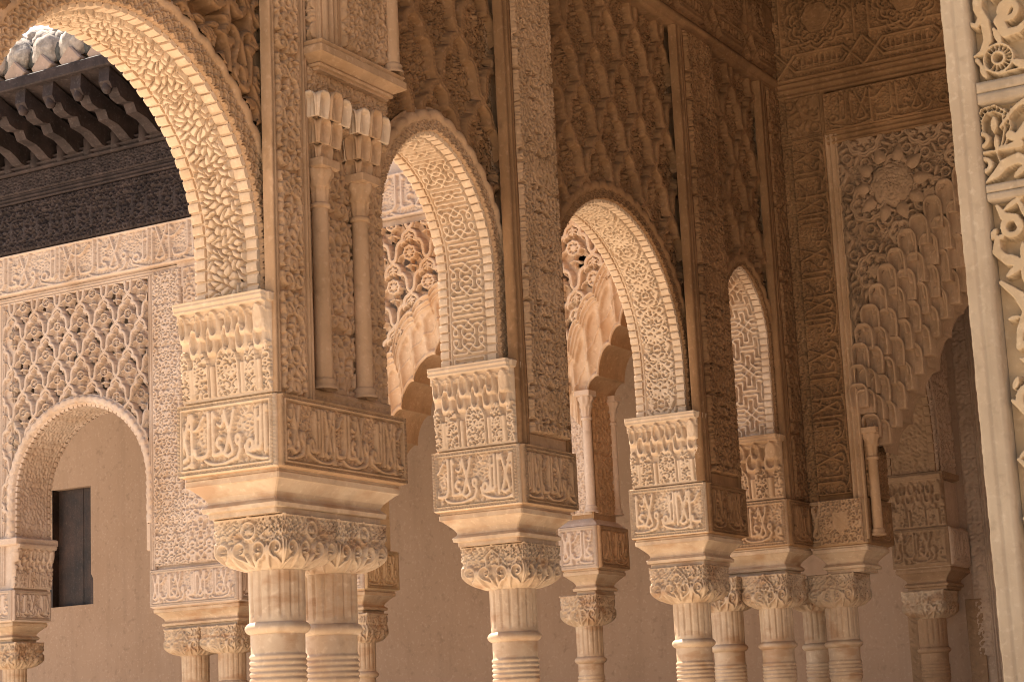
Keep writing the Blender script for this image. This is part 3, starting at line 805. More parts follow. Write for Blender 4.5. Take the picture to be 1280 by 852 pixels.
# ---------------------------------------------------------------- the ground, court and unseen shell of the rooms
def struct(o): o['kind'] = 'structure'; return o
def sheet(name, x0, x1, y0, y1, z, m, n=6):
    X, Y = np.meshgrid(np.linspace(x0, x1, n), np.linspace(y0, y1, n))
    return struct(put(name, np.stack([X, Y, X*0+z], -1).reshape(-1, 3), gridfaces(n, n), m))
sheet('ground', -120, 120, -120, 120, -.03, SAND)
sheet('marble_floor', -4, 15.3, -6, 5.3, 0.0, FLOOR)
sheet('gallery_floor', 12.2, 15.3, 5.3, 20, 0.0, FLOOR)
struct(box('gallery_ceiling', 12.45, 15.4, -4, 20, 6.0, 6.2, CEIL))
struct(box('pavilion_ceiling', 5.6, 12.3, -4.0, 5.0, 7.0, 7.2, CEIL))
w = box('side_wall', 2.0, 15.4, -4.3, -4.0, 0, 7.2, OCHRE); w['label'] = 'plain ochre side wall closing the pavilion behind the viewer'; w['category'] = 'wall'

# ---------------------------------------------------------------- near arcade: the row of arches running away to the right (wall face y = 4.7)
ZI, ZC = 3.42, 5.86
PIERS = [
 ('nearest stucco pier with two slender engaged shafts, over twin marble columns', 6.33, 7.26),
 ('second stucco pier from the left in the near arcade, tall scroll panel over one column', 8.33, 8.88),
 ('third stucco pier from the left in the near arcade, narrow brown panel', 10.56, 11.10),
 ('last stucco pier of the near arcade, touching the corner by the end wall', 11.83, 12.20)]
pier = []
for i, (lab, x0, x1) in enumerate(PIERS):
    t = thing('stucco_pier', lab, 'pier', (x0, 4.7, 2.52), 'stucco piers of the near arcade'); pier.append(t)
    yb = 5.21 if i < 3 else 5.40
    res = (.004, .0045, .0055, .006)[i]
    abacus(x0, x1 if i < 3 else 12.26, 4.70, yb, t)
    carved_block(x0, x1, 4.70, yb, t, PALE_LIT if i < 3 else TAN, TAN if i < 2 else BROWN_SHADE, res=res, offs=(.12+.07*i, .3+.2*i))  # light and shade put in the tones: pale left faces, darker wall faces
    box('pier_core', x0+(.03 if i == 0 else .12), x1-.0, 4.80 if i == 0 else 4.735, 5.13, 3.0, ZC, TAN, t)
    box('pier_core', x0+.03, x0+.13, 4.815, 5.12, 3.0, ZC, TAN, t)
    impost(FF(x0), -(yb-.03), -4.715, 3.002, ZI, PALE_LIT if i < 3 else TAN, t, res=res)
    box('impost_block', x0+.004, x0+.07, 4.722, yb-.03, 3.0, ZI-.004, PALE_LIT, t)
    # ledge on top of the impost
    stack('impost_ledge', x0-.045, x0+.08, 4.700, yb-.015, [(ZI-.045, .02), (ZI-.035, .004), (ZI-.006, 0), (ZI, .008)], PALE_LIT if i < 3 else TAN, t, corner=.006)
def wallstrip(t, kind, a0, a1, z0=3.0, z1=ZC, y=4.70, m=BROWN_SHADE, pat=None, dep=.026, ra=.006, rz=.006, off=(0, 0), name='carved_strip', **k):
    if kind == 'm': return bar('frame_moulding', (a0, y+.02, z0), (a0, y+.02, z1), (1, 0, 0), (0, -1, 0), mould(a1-a0, 1.3), m, t)
    return panel(name, AF(y+.012), a0, a1, z0, z1, pat, dep, m, t, ra=ra, rz=rz, off=off, skirt=.03, **k)
# pier 1: moulding, carved strip, moulding, recessed panel with two shafts and corbels
t = pier[0]
wallstrip(t, 'm', 6.325, 6.37, m=TAN)
wallstrip(t, 's', 6.365, 6.53, pat=STRIP, m=TAN, ra=.0042, rz=.0042, z1=4.9, dep=.028)
wallstrip(t, 'm', 6.53, 6.60, m=TAN)
panel('carved_strip', AF(4.79), 6.60, 7.26, 3.0, 4.9, STRIP, .028, TAN, t, ra=.0048, rz=.006, off=(.05, .1))
panel('woven_band', AF(4.745), 6.60, 7.24, 3.0, 3.06, FINE, .008, TAN, t, ra=.006, rz=.006, border=.02, skirt=.05)
# pier 2
t = pier[1]
wallstrip(t, 'm', 8.335, 8.44, m=BROWN_SHADE); wallstrip(t, 'm', 8.84, 8.885, m=BROWN_SHADE)
PANEL2 = foliage(.40, .62, 420, .070, 33, lw=.21, leaves=.8)
rosette(PANEL2, .20, .16, .07, .008, 8)
for sg in (-1, 1):
    PANEL2.line([(.20+sg*(.015+.15*math.sin(math.pi*q/12)), .31+.29*q/12) for q in range(13)], .008, 1.0); PANEL2.line([(.20+sg*(.15*abs(math.cos(math.pi*q/12))), .62*q/12) for q in range(13)], .006, .95)
panel('scroll_panel', AF(4.715), 8.44, 8.84, 3.06, ZC, PANEL2, .042, TAN, t, ra=.0045, rz=.0045, skirt=.03)
wallstrip(t, 's', 8.44, 8.84, z0=3.0, z1=3.06, m=TAN, pat=lambda u, v: 0*u, dep=.001)
# pier 3
t = pier[2]
wallstrip(t, 's', 10.65, 11.08, z0=3.0, z1=3.06, pat=lambda u, v: 0*u, dep=.001)
wallstrip(t, 'm', 10.53, 10.65, m=BROWN_SHADE); panel('scroll_panel', AF(4.715), 10.65, 11.06, 3.06, ZC, PANEL2, .042, BROWN_SHADE, t, ra=.0065, rz=.006, skirt=.03, off=(0, .2)); wallstrip(t, 'm', 11.06, 11.10)
# pier 4
t = pier[3]
wallstrip(t, 'm', 11.87, 11.99); wallstrip(t, 's', 11.99, 12.20, pat=STRIP, ra=.009, rz=.007)

def shafted(name_lab, cx, cy, z0, z1, r, m, parent_group):
    t = thing('engaged_shaft', name_lab, 'colonnette', (cx, cy, z0), parent_group)
    lathe('shaft', cx, cy, [(z0+.05, r*1.0), (z0+.2, r), ((z0+z1)/2, r*.97), (z1-.20, r*.94)], m, t, n=24)
    lathe('base', cx, cy, [(z0, r*1.5), (z0+.012, r*1.5), (z0+.02, r*1.2), (z0+.035, r*1.35), (z0+.05, r*1.0)], m, t, n=24)
    lathe('neck_ring', cx, cy, [(z1-.20, r*.95), (z1-.195, r*1.2), (z1-.18, r*1.2), (z1-.175, r*.95)], m, t, n=24)
    lathe('capital', cx, cy, [(z1-.175, r*.95), (z1-.15, r*1.0), (z1-.11, r*1.02), (z1-.105, r*1.3), (z1-.075, r*1.25), (z1-.05, r*1.65), (z1-.028, r*1.6)], m, t, n=32, rf=lambda th, z: .005*np.cos(th*8+(z < z1-.08)*3.1)*np.clip((z-(z1-.17))/.03, 0, 1))
    stack('abacus', cx-r*1.75, cx+r*1.75, cy-r*1.75, cy+r*1.75, [(z1-.030, r*.3), (z1-.022, 0), (z1+.012, 0)], m, t, corner=.004)
    return t
for k, (cx, who) in enumerate(((6.715, 'left'), (7.025, 'right'))):
    shafted('%s of the two slender shafts on the nearest pier, under the muqarnas corbel' % who, cx, 4.735, 3.06, 4.06, .039, TAN, 'slender shafts on the nearest pier')
# corbels and bracket cornice above the shafts
cb = thing('muqarnas_corbel', 'cream muqarnas corbel and cornice jutting from the nearest pier above two shafts', 'corbel', (6.87, 4.75, 4.06))
nm = niche_mesh('muqarnas_cell', .12, .17, .05, PALE_LIT, tail=.9, foot=.62, deep=.45)
cm = niche_mesh('muqarnas_cell', .12, .17, .05, TAN, tail=.9, foot=.62, deep=.45)
box('corbel_core', 6.60, 7.225, 4.715, 4.9, 4.235, 4.478, TAN, cb)
panel('carved_strip', AF(4.712), 6.60, 7.225, 4.235, 4.478, FINE, .022, TAN, cb, ra=.0045, rz=.0045, skirt=.004)
panel('carved_strip', FF(6.597), -4.80, -4.712, 4.0, 4.478, FINE, .018, TAN, cb, ra=.0045, rz=.0045, skirt=.004)
fr = AF(4.74)
def corbel_cell(x, y, z, wd, hgt, yaw, me): return place(me, 'muqarnas_cell', cb, basis(np.array([math.cos(yaw), -math.sin(yaw), 0])*wd/.12, np.array([-math.sin(yaw), -math.cos(yaw), 0]), (0, 0, hgt/.17), np.array([x, y, z])))
cm = niche_mesh('muqarnas_cell', .12, .17, .024, PALE_LIT, tail=.3, foot=.9, deep=1.0)
nm = niche_mesh("muqarnas_cell", .12, .17, .024, TAN, tail=.3, foot=.9, deep=1.0)
for cx in (6.715, 7.025):
    for hw, yf, z0, z1, nf, me in ((.048, 4.700, 4.06, 4.140, 1, nm), (.084, 4.672, 4.14, 4.245, 2, nm), (.122, 4.645, 4.245, 4.35, 3, cm)):
        stack('corbel_tier', cx-hw+.030, cx+hw-.030, yf+.030, 4.85, [(z0, .010), (z0+.02, .002), (z1-.02, 0), (z1, .004)], TAN, cb, corner=.014)
        hh = z1-z0+.012
        for k in range(nf):
            x = cx+(k-(nf-1)/2)*2*hw/nf; corbel_cell(x, yf+.006-.010*(nf == 3 and k == 1), z0-.004, 2*hw/nf*1.02, hh*(1.12 if (nf == 3 and k == 1) else 1), 0, (nm if k == nf//2 else me))
        for s_ in (-1, 1):
            for q in range(1 if nf == 1 else 2):
                corbel_cell(cx+s_*(hw-.004), yf+.036+q*.066, z0-.004, .066, hh*.96, -s_*math.pi/2, cm if q else me)
stack('bracket_cornice', 6.57, 7.25, 4.60, 5.0, [(4.462, .062), (4.474, .062), (4.476, .048), (4.486, .044), (4.492, .052), (4.498, .040), (4.515, .008), (4.520, .0), (4.552, .0), (4.554, .010), (4.562, .012), (4.575, .004), (4.58, .006)], TAN, cb, corner=.006)
box('bracket_beam', 6.62, 7.2, 4.64, 4.95, 4.572, 5.4, TAN, cb, bev=.01)
panel('carved_strip', AF(4.638), 6.78, 7.19, 4.60, 5.3, FOL, .022, TAN, cb, ra=.007, rz=.007, skirt=.004)
panel('carved_strip', FF(6.618), -4.95, -4.66, 4.60, 5.3, FOL, .022, TAN, cb, ra=.006, rz=.006, skirt=.004)
bar('frame_moulding', (6.64, 4.64, 4.58), (6.64, 4.64, 5.3), (1, 0, 0), (0, -1, 0), mould(.10, 1.0), TAN, cb)
shafted('short shaft standing on the bracket cornice at the top of the photo', 7.16, 4.62, 4.575, 5.3, .035, TAN, None)

ARCHES = [
 ('nearest golden arch with leafy carved soffit, wooden eaves seen through it', 5.55, .81, 3.60, 4.43, 4.20, 6.36, BIG, .10, STARS, .032, BROWN_SHADE, PALE_LIT, -4.80),
 ('second arch of the near arcade, soffit carved with maze strapwork', 7.795, .53, 3.88, 4.49, 7.24, 8.40, NET_B, .085, KNOT, .024, BROWN_SHADE, PALE_LIT, -4.80),
 ('third arch of the near arcade, soffit carved with ogee scrolls, muqarnas seen behind', 9.72, .85, 3.69, 4.55, 8.84, 10.60, NET_A, .09, SCROLL, .024, BROWN_SHADE, PALE_LIT, -4.80),
 ('narrow fourth arch beside the corner, soffit of pale knotwork', 11.47, .385, 4.02, 4.49, 11.06, 11.92, NET_A, .08, KNOT2, .024, BROWN_SHADE, WARM_LIT, -4.76)]
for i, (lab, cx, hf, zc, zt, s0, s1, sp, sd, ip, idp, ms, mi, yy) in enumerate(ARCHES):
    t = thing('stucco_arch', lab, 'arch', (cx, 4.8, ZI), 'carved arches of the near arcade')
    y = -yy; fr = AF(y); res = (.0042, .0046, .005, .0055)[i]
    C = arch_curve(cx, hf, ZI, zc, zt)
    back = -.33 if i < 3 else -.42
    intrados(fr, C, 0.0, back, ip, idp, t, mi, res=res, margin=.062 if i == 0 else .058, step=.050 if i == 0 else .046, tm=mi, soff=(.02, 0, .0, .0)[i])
    archivolt(fr, C, (.155, .125, .125, .10)[i], t, BROWN_SHADE if i > 1 else TAN, res=res*1.05, lobe=.10, scale=(.066, .058, .058, .05)[i])
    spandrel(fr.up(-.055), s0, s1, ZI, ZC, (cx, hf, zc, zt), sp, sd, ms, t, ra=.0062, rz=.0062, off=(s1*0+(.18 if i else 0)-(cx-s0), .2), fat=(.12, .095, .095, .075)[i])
    spandrel(AF(y-back), s0, s1, ZI, ZC, (cx, hf, zc, zt), None, 0, TAN, t, ra=.05, rz=.2, name='back_face')
# cornice and the medallion frieze that run above the arcade, and carry on over the viewer's left
t = thing('upper_arcade_wall', 'dark carved wall above the near arcade, strapwork frieze over a thin cornice', 'wall', (9, 4.7, ZC))
bar('cornice', (4.0, 4.72, ZC), (12.2, 4.72, ZC), (0, 0, 1), (0, -1, 0), [(0, -.02), (0, .012), (.015, .02), (.03, .02), (.04, .045), (.065, .05), (.08, .03), (.10, .02), (.10, -.02)], BROWN_SHADE, t)
panel('strapwork_frieze', AF(4.72), 8.0, 12.2, ZC+.10, 6.98, MEDAL, .042, BROWN_SHADE, t, ra=.012, rz=.008, off=(.1, 0))
box('wall_core', 4.0, 12.3, 4.74, 5.12, ZC, 7.0, BROWN_SHADE, t)

# columns of the near arcade
GC = 'marble columns of the near arcade'
column(6.635, 4.95, 'nearest marble column, left of the twin pair under the nearest pier', GC, 0, .385, .118, res=.0045, n=64)
column(7.020, 4.95, 'right one of the twin marble columns under the nearest pier', GC, 0, .385, .118, res=.0045, n=64)
column(8.635, 4.955, 'single marble column under the second pier', GC, 1, .39, .118, res=.005, n=64)
column(10.80, 4.955, 'single marble column under the third pier', GC, 2, .38, .112, res=.006)
column(11.99, 4.90, 'marble column under the last arcade pier, front one beside the corner', GC, 2, .34, .108, res=.006)
column(11.93, 5.22, 'orange tinged marble column just behind the front corner column', GC, 2, .32, .105, res=.007)

# ---------------------------------------------------------------- end wall and far arcade (wall face x = 12.2)
XF = 12.2
def fpier(label, y0, y1, parts, res=.007, m=PINK, mb=TAN, z0=2.69, z1=3.0, x1=12.65, group='piers of the far arcade', face='xy', txt=None):
    t = thing('stucco_pier', label, 'pier', (XF, (y0+y1)/2, 2.52), group)
    abacus(XF, x1, y0, y1, t)
    carved_block(XF, x1, y0, y1, t, m, mb, z0=z0, z1=z1, res=res, dep=.024, txt=txt)
    return t
GF = 'piers of the far arcade'
# corner pier on the end wall
t = fpier('corner pier of the end wall with a carved shield above its capital', 4.30, 4.71, None, m=TAN, mb=BROWN_SHADE, face='y')
panel('shield_panel', FF(XF-.019), -4.62, -4.32, 2.70, 2.995, SHIELD, .024, TAN, t, skirt=.02, ra=.005, rz=.005, line=.006)
panel('carved_strip', FF(XF+.01), -4.70, -4.62, 2.72, 5.48, FINE, .020, BROWN_SHADE, t, skirt=.02)
panel('inscription_panel', FF(XF), -4.61, -4.375, 3.03, 5.48, vert(MOTTO), .040, BROWN_SHADE, t, ra=.005, rz=.005, skirt=.03, off=(0, .35), line=.008)
bar('frame_moulding', (XF, 4.375, 2.72), (XF, 4.375, 5.48), (0, -1, 0), (-1, 0, 0), mould(.085, 1.4), TAN, t)
box('pier_core', XF+.02, 12.65, 4.29, 4.80, 3.0, 5.9, BROWN_SHADE, t)
panel('carved_strip', AF(4.288), XF+.03, 12.62, 3.0, 4.6, FINE, .020, BROWN_SHADE, t)
shafted('slender shaft beside the opening of the end wall, fan leaf capital', 12.25, 4.245, 2.74, 3.44, .034, TAN, None)
# lintel bands above
t = thing('end_wall', 'dark end wall above the muqarnas arch, medallions over a band of lettering', 'wall', (XF, 3.5, 5.4))
panel('star_panel', FF(XF), -4.64, -4.39, 5.50, 5.79, ROSE, .024, BROWN_SHADE, t, skirt=.02, line=.008)
panel('inscription_panel', FF(XF), -4.36, -2.2, 5.50, 5.77, (lambda u, v: MOTTO(u*.9, np.clip(v*.9, 0, .238))), .040, BROWN_SHADE, t, ra=.0055, rz=.005, skirt=.02, line=.008)
panel('carved_strip', FF(XF+.005), -4.70, -4.64, 5.46, 5.84, FINE, .02, BROWN_SHADE, t, skirt=.02)
bar('frame_moulding', (XF, 4.39, 5.46), (XF, 4.39, 5.82), (0, -1, 0), (-1, 0, 0), mould(.03, 1), BROWN_SHADE, t)
bar('frame_moulding', (XF, 4.70, 5.79), (XF, 2.2, 5.79), (0, 0, 1), (-1, 0, 0), mould(.11, 1.2), BROWN_SHADE, t)
bar('frame_moulding', (XF+.004, 4.70, 5.44), (XF+.004, 4.37, 5.44), (0, 0, 1), (-1, 0, 0), mould(.06, 1.0), BROWN_SHADE, t)
bar('frame_moulding', (XF, 4.375, 5.41), (XF, 2.2, 5.41), (0, 0, 1), (-1, 0, 0), mould(.09, 1.2), BROWN_SHADE, t)
panel('medallion_frieze', FF(XF), -4.70, -2.2, 5.90, 6.98, MEDAL, .050, BROWN_SHADE, t, ra=.006, rz=.006, off=(-.02, -.02))
box('wall_core', XF+.02, 12.65, 1.5, 4.90, 5.40, 7.0, BROWN_SHADE, t)
box('corner_post', XF-.03, XF+.3, 4.69, 4.9, 3.0, 7.0, BROWN_SHADE, t)

def lobed(P, n=9):
    """staircase of small concave lobes through the points"""
    o = []
    for (a0, z0), (a1, z1) in zip(P[:-1], P[1:]):
        for k in range(n):
            t = k/n*math.pi/2
            o.append((a0+(a1-a0)*(1-math.cos(t))**.9, z0+(z1-z0)*math.sin(t)*1.04-.02*math.sin(2*t)*0))
    o.append(P[-1]); return np.array(o)
def muq_arch(t, fr, outer, openc, mcell, mplain, cw=.15, ch=.30, layers=3, drop=.12, mirror_at=None, msof=None, cells=True):
    """outer and openc: matching outlines (a, z) from the springing to the crown; opening edge lobed, cells in level courses between"""
    O, I = np.array(outer), np.array(openc)
    IL = lobed([tuple(q) for q in I])
    def rs(P, n, byx=False):
        d = np.r_[0, np.cumsum(np.hypot(*np.diff(P, axis=0).T))]; s = np.linspace(0, d[-1], n); return np.stack([np.interp(s, d, P[:, 0]), np.interp(s, d, P[:, 1])], -1), d[-1]
    me = niche_mesh('muqarnas_cell', cw*1.12, ch, .042, mcell, tail=1.8, foot=.86, deep=1.05)
    n = len(IL)
    if not cells:
        IL = rs(lobed([tuple(q) for q in I], 14), 150)[0]; OL = rs(lobed([tuple(q) for q in O], 14), 150)[0]; n = 150
    for sg in (1, -1):
        f = (lambda a: a) if sg == 1 else (lambda a: 2*mirror_at-a)
        if not cells:
            tt = np.linspace(0, 1, 60)[:, None]
            Aa = OL[None, :, 0]*(1-tt)+IL[None, :, 0]*tt; Zz = OL[None, :, 1]*(1-tt)+IL[None, :, 1]*tt
            q = tt*np.ones_like(Aa)
            H = .030*np.exp(-((q-.03)/.030)**2)+.026*np.exp(-((q-.13)/.028)**2)+.018*np.exp(-((q-.22)/.024)**2)
            cell_a = ((Aa-mirror_at)/(cw*.8)) % 1-.5
            hol = np.sqrt(np.clip(1-(cell_a/.40)**2, 0, 1))*np.clip((q-.30-.5*cell_a**2)/.06, 0, 1)*np.clip((.93-q)/.05, 0, 1)
            H = H-.032*hol+.008*np.exp(-((np.abs(cell_a)-.45)/.03)**2)*(q > .28)+.010*np.exp(-((q-.965)/.02)**2)
            row = (q > .60) & (q < .64); H = H+.010*row
            surf('muqarnas_relief', fr.P(f(Aa), Zz, .030), np.broadcast_to(fr.N, Aa.shape+(3,)), H-drop*q**1.3, mplain, t)
            D = np.linspace(.030-drop, -.45, 5)[:, None]
            put('muqarnas_soffit', fr.P(f(IL[None, :, 0]), IL[None, :, 1], D).reshape(-1, 3), gridfaces(5, n), msof or mplain, t, smooth=False)
            continue
        oo = rs(O, n)[0]
        tt = np.linspace(0, 1, 12)[:, None]
        Aa = f(oo[None, :, 0]*(1-tt)+IL[None, :, 0]*tt); Zz = oo[None, :, 1]*(1-tt)+IL[None, :, 1]*tt
        surf('muqarnas_bed', fr.P(Aa, Zz, 0), np.broadcast_to(fr.N, Aa.shape+(3,)), -drop*tt**1.3*np.ones_like(Aa)-.05, mplain, t)
        D = np.linspace(-drop-.05, -.45, 5)[:, None]
        put('muqarnas_soffit', fr.P(f(IL[None, :, 0]), IL[None, :, 1], D).reshape(-1, 3), gridfaces(5, n), msof or mplain, t, smooth=False)
        for L in range(layers):
            g0, g1 = L/layers, (L+1)/layers
            C0, C1 = rs(O*(1-g0)+I*g0, 200)[0], rs(O*(1-g1)+I*g1, 200)[0]
            ln = np.abs(C1[-1, 0]-C1[0, 0])+.35*np.abs(C1[-1, 1]-C1[0, 1])
            m_ = max(3, int(round(ln/cw)))
            for k in range(m_+1):
                q = (k+(.5 if L % 2 else 0))/m_
                if q > 1: continue
                u = q*199; u0 = int(u)
                a = .5*(C0[u0, 0]+C1[u0, 0]); zf = C1[u0, 1]-.012; hh = C0[u0, 1]-C1[u0, 1]+.055
                put_niche(me, fr, t, f(a), zf, .018-drop*(.5*g0+.5*g1)**1.3, sx=rnd.uniform(.97, 1.06), sz=hh/ch*rnd.uniform(.97, 1.04), yaw=(.10 if k % 2 else -.10))
# muqarnas arch of the end wall
t = thing('muqarnas_arch', 'dim muqarnas arch of the end wall beside the ivory jamb, carved rosettes around it', 'arch', (XF, 3.2, 3.3))
outB = [(-4.29, 3.70), (-4.27, 3.97), (-4.20, 4.19), (-4.07, 4.43), (-3.89, 4.67), (-3.70, 4.86), (-3.53, 5.02), (-3.20, 5.15)]
inB = [(-4.20, 3.30), (-4.08, 3.50), (-3.98, 3.68), (-3.86, 3.84), (-3.76, 4.05), (-3.66, 4.20), (-3.50, 4.30), (-3.20, 4.42)]
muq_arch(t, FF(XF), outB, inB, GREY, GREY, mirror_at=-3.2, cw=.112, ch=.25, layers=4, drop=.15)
def zl_from(pts, c):
    P = np.array(pts); A = np.r_[P[:, 0], 2*c-P[::-1, 0]]; Z = np.r_[P[:, 1], P[::-1, 1]]
    return lambda a: np.interp(a, A, Z)
def field(name, fr, a0, a1, zl, ztop, pat, dep, m, t, ra=.008, rz=.008, off=(0, 0), pierce=False):
    a = np.linspace(a0, a1, int((a1-a0)/ra)+1); z0 = zl(a)
    nz = int((ztop-z0.min())/rz*.8); q = np.linspace(0, 1, nz+1)[:, None]
    Z = z0[None]*(1-q)+ztop*q; A = np.broadcast_to(a[None], Z.shape)
    H = pat(A-a0+off[0], Z+off[1])*dep if pat is not None else 0*Z
    return surf(name, fr.P(A, Z), np.broadcast_to(fr.N, A.shape+(3,)), H, m, t, keep=holes(A, Z, H) if pierce else None)
field('rosette_field', FF(XF+.03), -4.29, -2.11, zl_from(outB, -3.2), 5.41, ROSE, .060, GREY, t, ra=.006, rz=.006, off=(.02, .34))
field('back_face', FF(12.65), -4.29, -2.11, zl_from(outB, -3.2), 5.41, None, 0, BROWN_SHADE, t, ra=.1, rz=.3)
def big_rosette(fr, t, a, z, R, m):
    """projecting lobed boss with pointed leaves round it"""
    th = np.linspace(0, 2*math.pi, 73)[None]; r = np.linspace(0, 1, 26)[:, None]
    lob = R*(.88+.12*np.abs(np.cos(th*4)))
    A = a+r*lob*np.cos(th); Z = z+r*lob*np.sin(th)
    H = .045*np.sqrt(np.clip(1-r**2.2, 0, 1))*np.ones_like(th)+FINE(A*1.1, Z*1.1)*.012*(r < .9)
    surf('rosette_boss', fr.P(A, Z, .0), np.broadcast_to(fr.N, A.shape+(3,)), H, m, t, flip=False)
    P = np.zeros((9, 5, 3))
    V = []
    for j in range(9):
        for i in range(5):
            u = i/2-1; q = j/8
            w = R*.26*math.sin(math.pi*(.1+.9*q)**.7)
            V.append((u*w, .006+.028*(1-u*u)*math.sin(math.pi*min(1, q+.15)), q*R*.75))
    me = bpy.data.meshes.new('pointed_leaf'); me.from_pydata(V, [], [tuple(int(x) for x in f) for f in gridfaces(9, 5)]); me.materials.append(m)
    me.polygons.foreach_set("use_smooth", [True]*len(me.polygons))
    for k in range(10):
        an = 2*math.pi*k/10+.3
        up = fr.A*math.sin(an)+np.array([0, 0, math.cos(an)]); ac = fr.A*math.cos(an)-np.array([0, 0, math.sin(an)])
        place(me, 'pointed_leaf', t, basis(ac, fr.N, up, fr.P(a+R*.95*math.sin(an), z+R*.95*math.cos(an), .02).reshape(3)))
big_rosette(FF(XF+.0), t, -3.93, 5.06, .165, GREY)

# far arcade left part: arch with pierced lattice over it
t = thing('lattice_arch', 'pale pink arch with pierced lattice above, shuttered window seen through it', 'arch', (XF, 11.13, 3.3), 'arches of the far arcade')
fr = FF(XF+.02)
C = arch_curve(-11.13, .73, 3.38, 3.74, 4.45)
intrados(fr, C, 0.0, -.42, FOL, .010, t, PINK, res=.009, margin=.045, step=.05)
archivolt(fr.up(.01), C, .085, t, PINK, res=.009, scale=.03, roll=.012)
spandrel(FF(XF+.06), -12.0, -10.375, 3.38, 5.44, (-11.13, .73, 3.74, 4.45), NET, .060, PINK, t, ra=.0055, rz=.0055, off=(.03, .12), fat=.03, pierce=True)
spandrel(FF(XF+.44), -12.5, -10.3, 3.38, 5.44, (-11.13, .73, 3.74, 4.45), None, 0, PINK, t, ra=.05, rz=.2, name='back_face')
bar('frame_moulding', (XF+.03, 12.03, 3.0), (XF+.03, 12.03, 5.46), (0, -1, 0), (-1, 0, 0), mould(.045, 1.2), PINK, t)
bar('frame_moulding', (XF+.03, 12.6, 5.43), (XF+.03, 10.06, 5.43), (0, 0, 1), (-1, 0, 0), mould(.06, 1.2), PINK, t)
t = fpier('pale pink double pier of the far arcade with twin columns, left of the nearest column', 9.47, 10.36, None, m=PINK, mb=PINK)
panel('carved_strip', FF(XF+.01), -10.32, -10.02, 3.38, 5.46, FOL, .024, PINK, t, ra=.0065, rz=.0065, skirt=.04)
panel('carved_strip', FF(XF+.02), -10.34, -9.93, 3.02, 3.66, FOL, .024, PINK, t, ra=.0065, rz=.0065, skirt=.04, off=(.1, .1))
panel('carved_strip', FF(XF+.01), -10.0, -9.47, 3.02, 5.46, STRIP, .024, PINK, t, ra=.008, rz=.008, skirt=.04)
bar('frame_moulding', (XF+.01, 10.36, 3.0), (XF+.01, 10.36, 5.44), (0, -1, 0), (-1, 0, 0), mould(.05, 1.1), PINK, t)
box('pier_core', XF+.03, 12.63, 9.5, 10.36, 3.0, 5.5, PINK, t)
box('impost_block', XF+.03, 12.6, 10.34, 10.43, 3.16, 3.40, PINK, t, bev=.01)
# left end pier
t = fpier('partly cut off pink pier at the left edge of the photo, shafts in its impost', 11.87, 12.5, None, m=PINK, mb=PINK, z1=2.96)
box('pier_core', XF+.03, 12.63, 11.88, 12.6, 2.95, 5.5, PINK, t)
SF = Frame((0, 11.862, 0), (1, 0, 0), (0, -1, 0))
impost(SF, XF+.0, 12.65, 2.97, 3.34, PINK, t, res=.008)
stack('impost_ledge', XF-.03, 12.68, 11.80, 12.5, [(3.33, .02), (3.34, 0), (3.385, 0), (3.395, .01)], PINK, t)
GFC = 'marble columns of the far arcade'
column(12.42, 10.09, 'marble column of the far arcade, left one of the twins under the pink double pier', GFC, 2, .375, .11, res=.008)
column(12.42, 9.72, 'marble column of the far arcade, right one of the twins under the pink double pier', GFC, 2, .375, .11, res=.008)
column(12.42, 12.05, 'marble column at the bottom left corner of the photo', GFC, 1, .36, .10, res=.009)
column(12.40, 8.45, 'thin marble column glimpsed just right of the nearest twin columns', GFC, 1, .30, .095, res=.008)
column(12.40, 6.50, 'thin marble column between the second and third near piers', GFC, 1, .31, .095, res=.007)
column(12.43, 4.61, 'marble column under the corner pier with the shield', GFC, 1, .34, .108, res=.006)
column(12.66, 4.87, 'shaded marble column half hidden behind the two corner columns', GFC, 1, .32, .10, res=.009)

# pier whose side is coloured gold for the warm light falling on it
t = fpier('small far pier whose lettering looks gold, glimpsed right of the nearest capital', 8.28, 8.62, None, m=PINK, mb=GOLD_LIT)
box('pier_core', XF+.03, 12.62, 8.31, 8.60, 3.0, 3.9, GOLD_LIT, t, bev=.01)
t = fpier('slim pinkish pier between the second and third near piers, shafts above it', 6.29, 6.60, None, m=PINK, mb=TAN)
stack('block_shoulder', XF, 12.65, 6.29, 6.60, [(2.998, 0), (3.02, .02), (3.06, .07), (3.10, .09)], PINK, t)
box('pier_core', XF+.06, 12.60, 6.34, 6.55, 3.0, 4.1, TAN, t)
panel('carved_strip', FF(XF+.05), -6.54, -6.35, 3.08, 3.85, FINE, .012, PINK, t)
panel('carved_strip', AF(6.335), XF+.10, 12.58, 3.08, 4.0, STRIP, .014, TAN, t)
GS = 'slender shafts of the slim far pier'
for cy, cxx, lab in ((6.535, 12.25, 'slender pink shaft at the left edge of the slim far pier'), (6.345, 12.235, 'slender pink shaft at the front corner of the slim far pier'), (6.33, 12.60, 'slender orange shaft at the back of the slim far pier')):
    shafted(lab, cxx, cy, 3.09, 3.95, .034, PINK, GS)

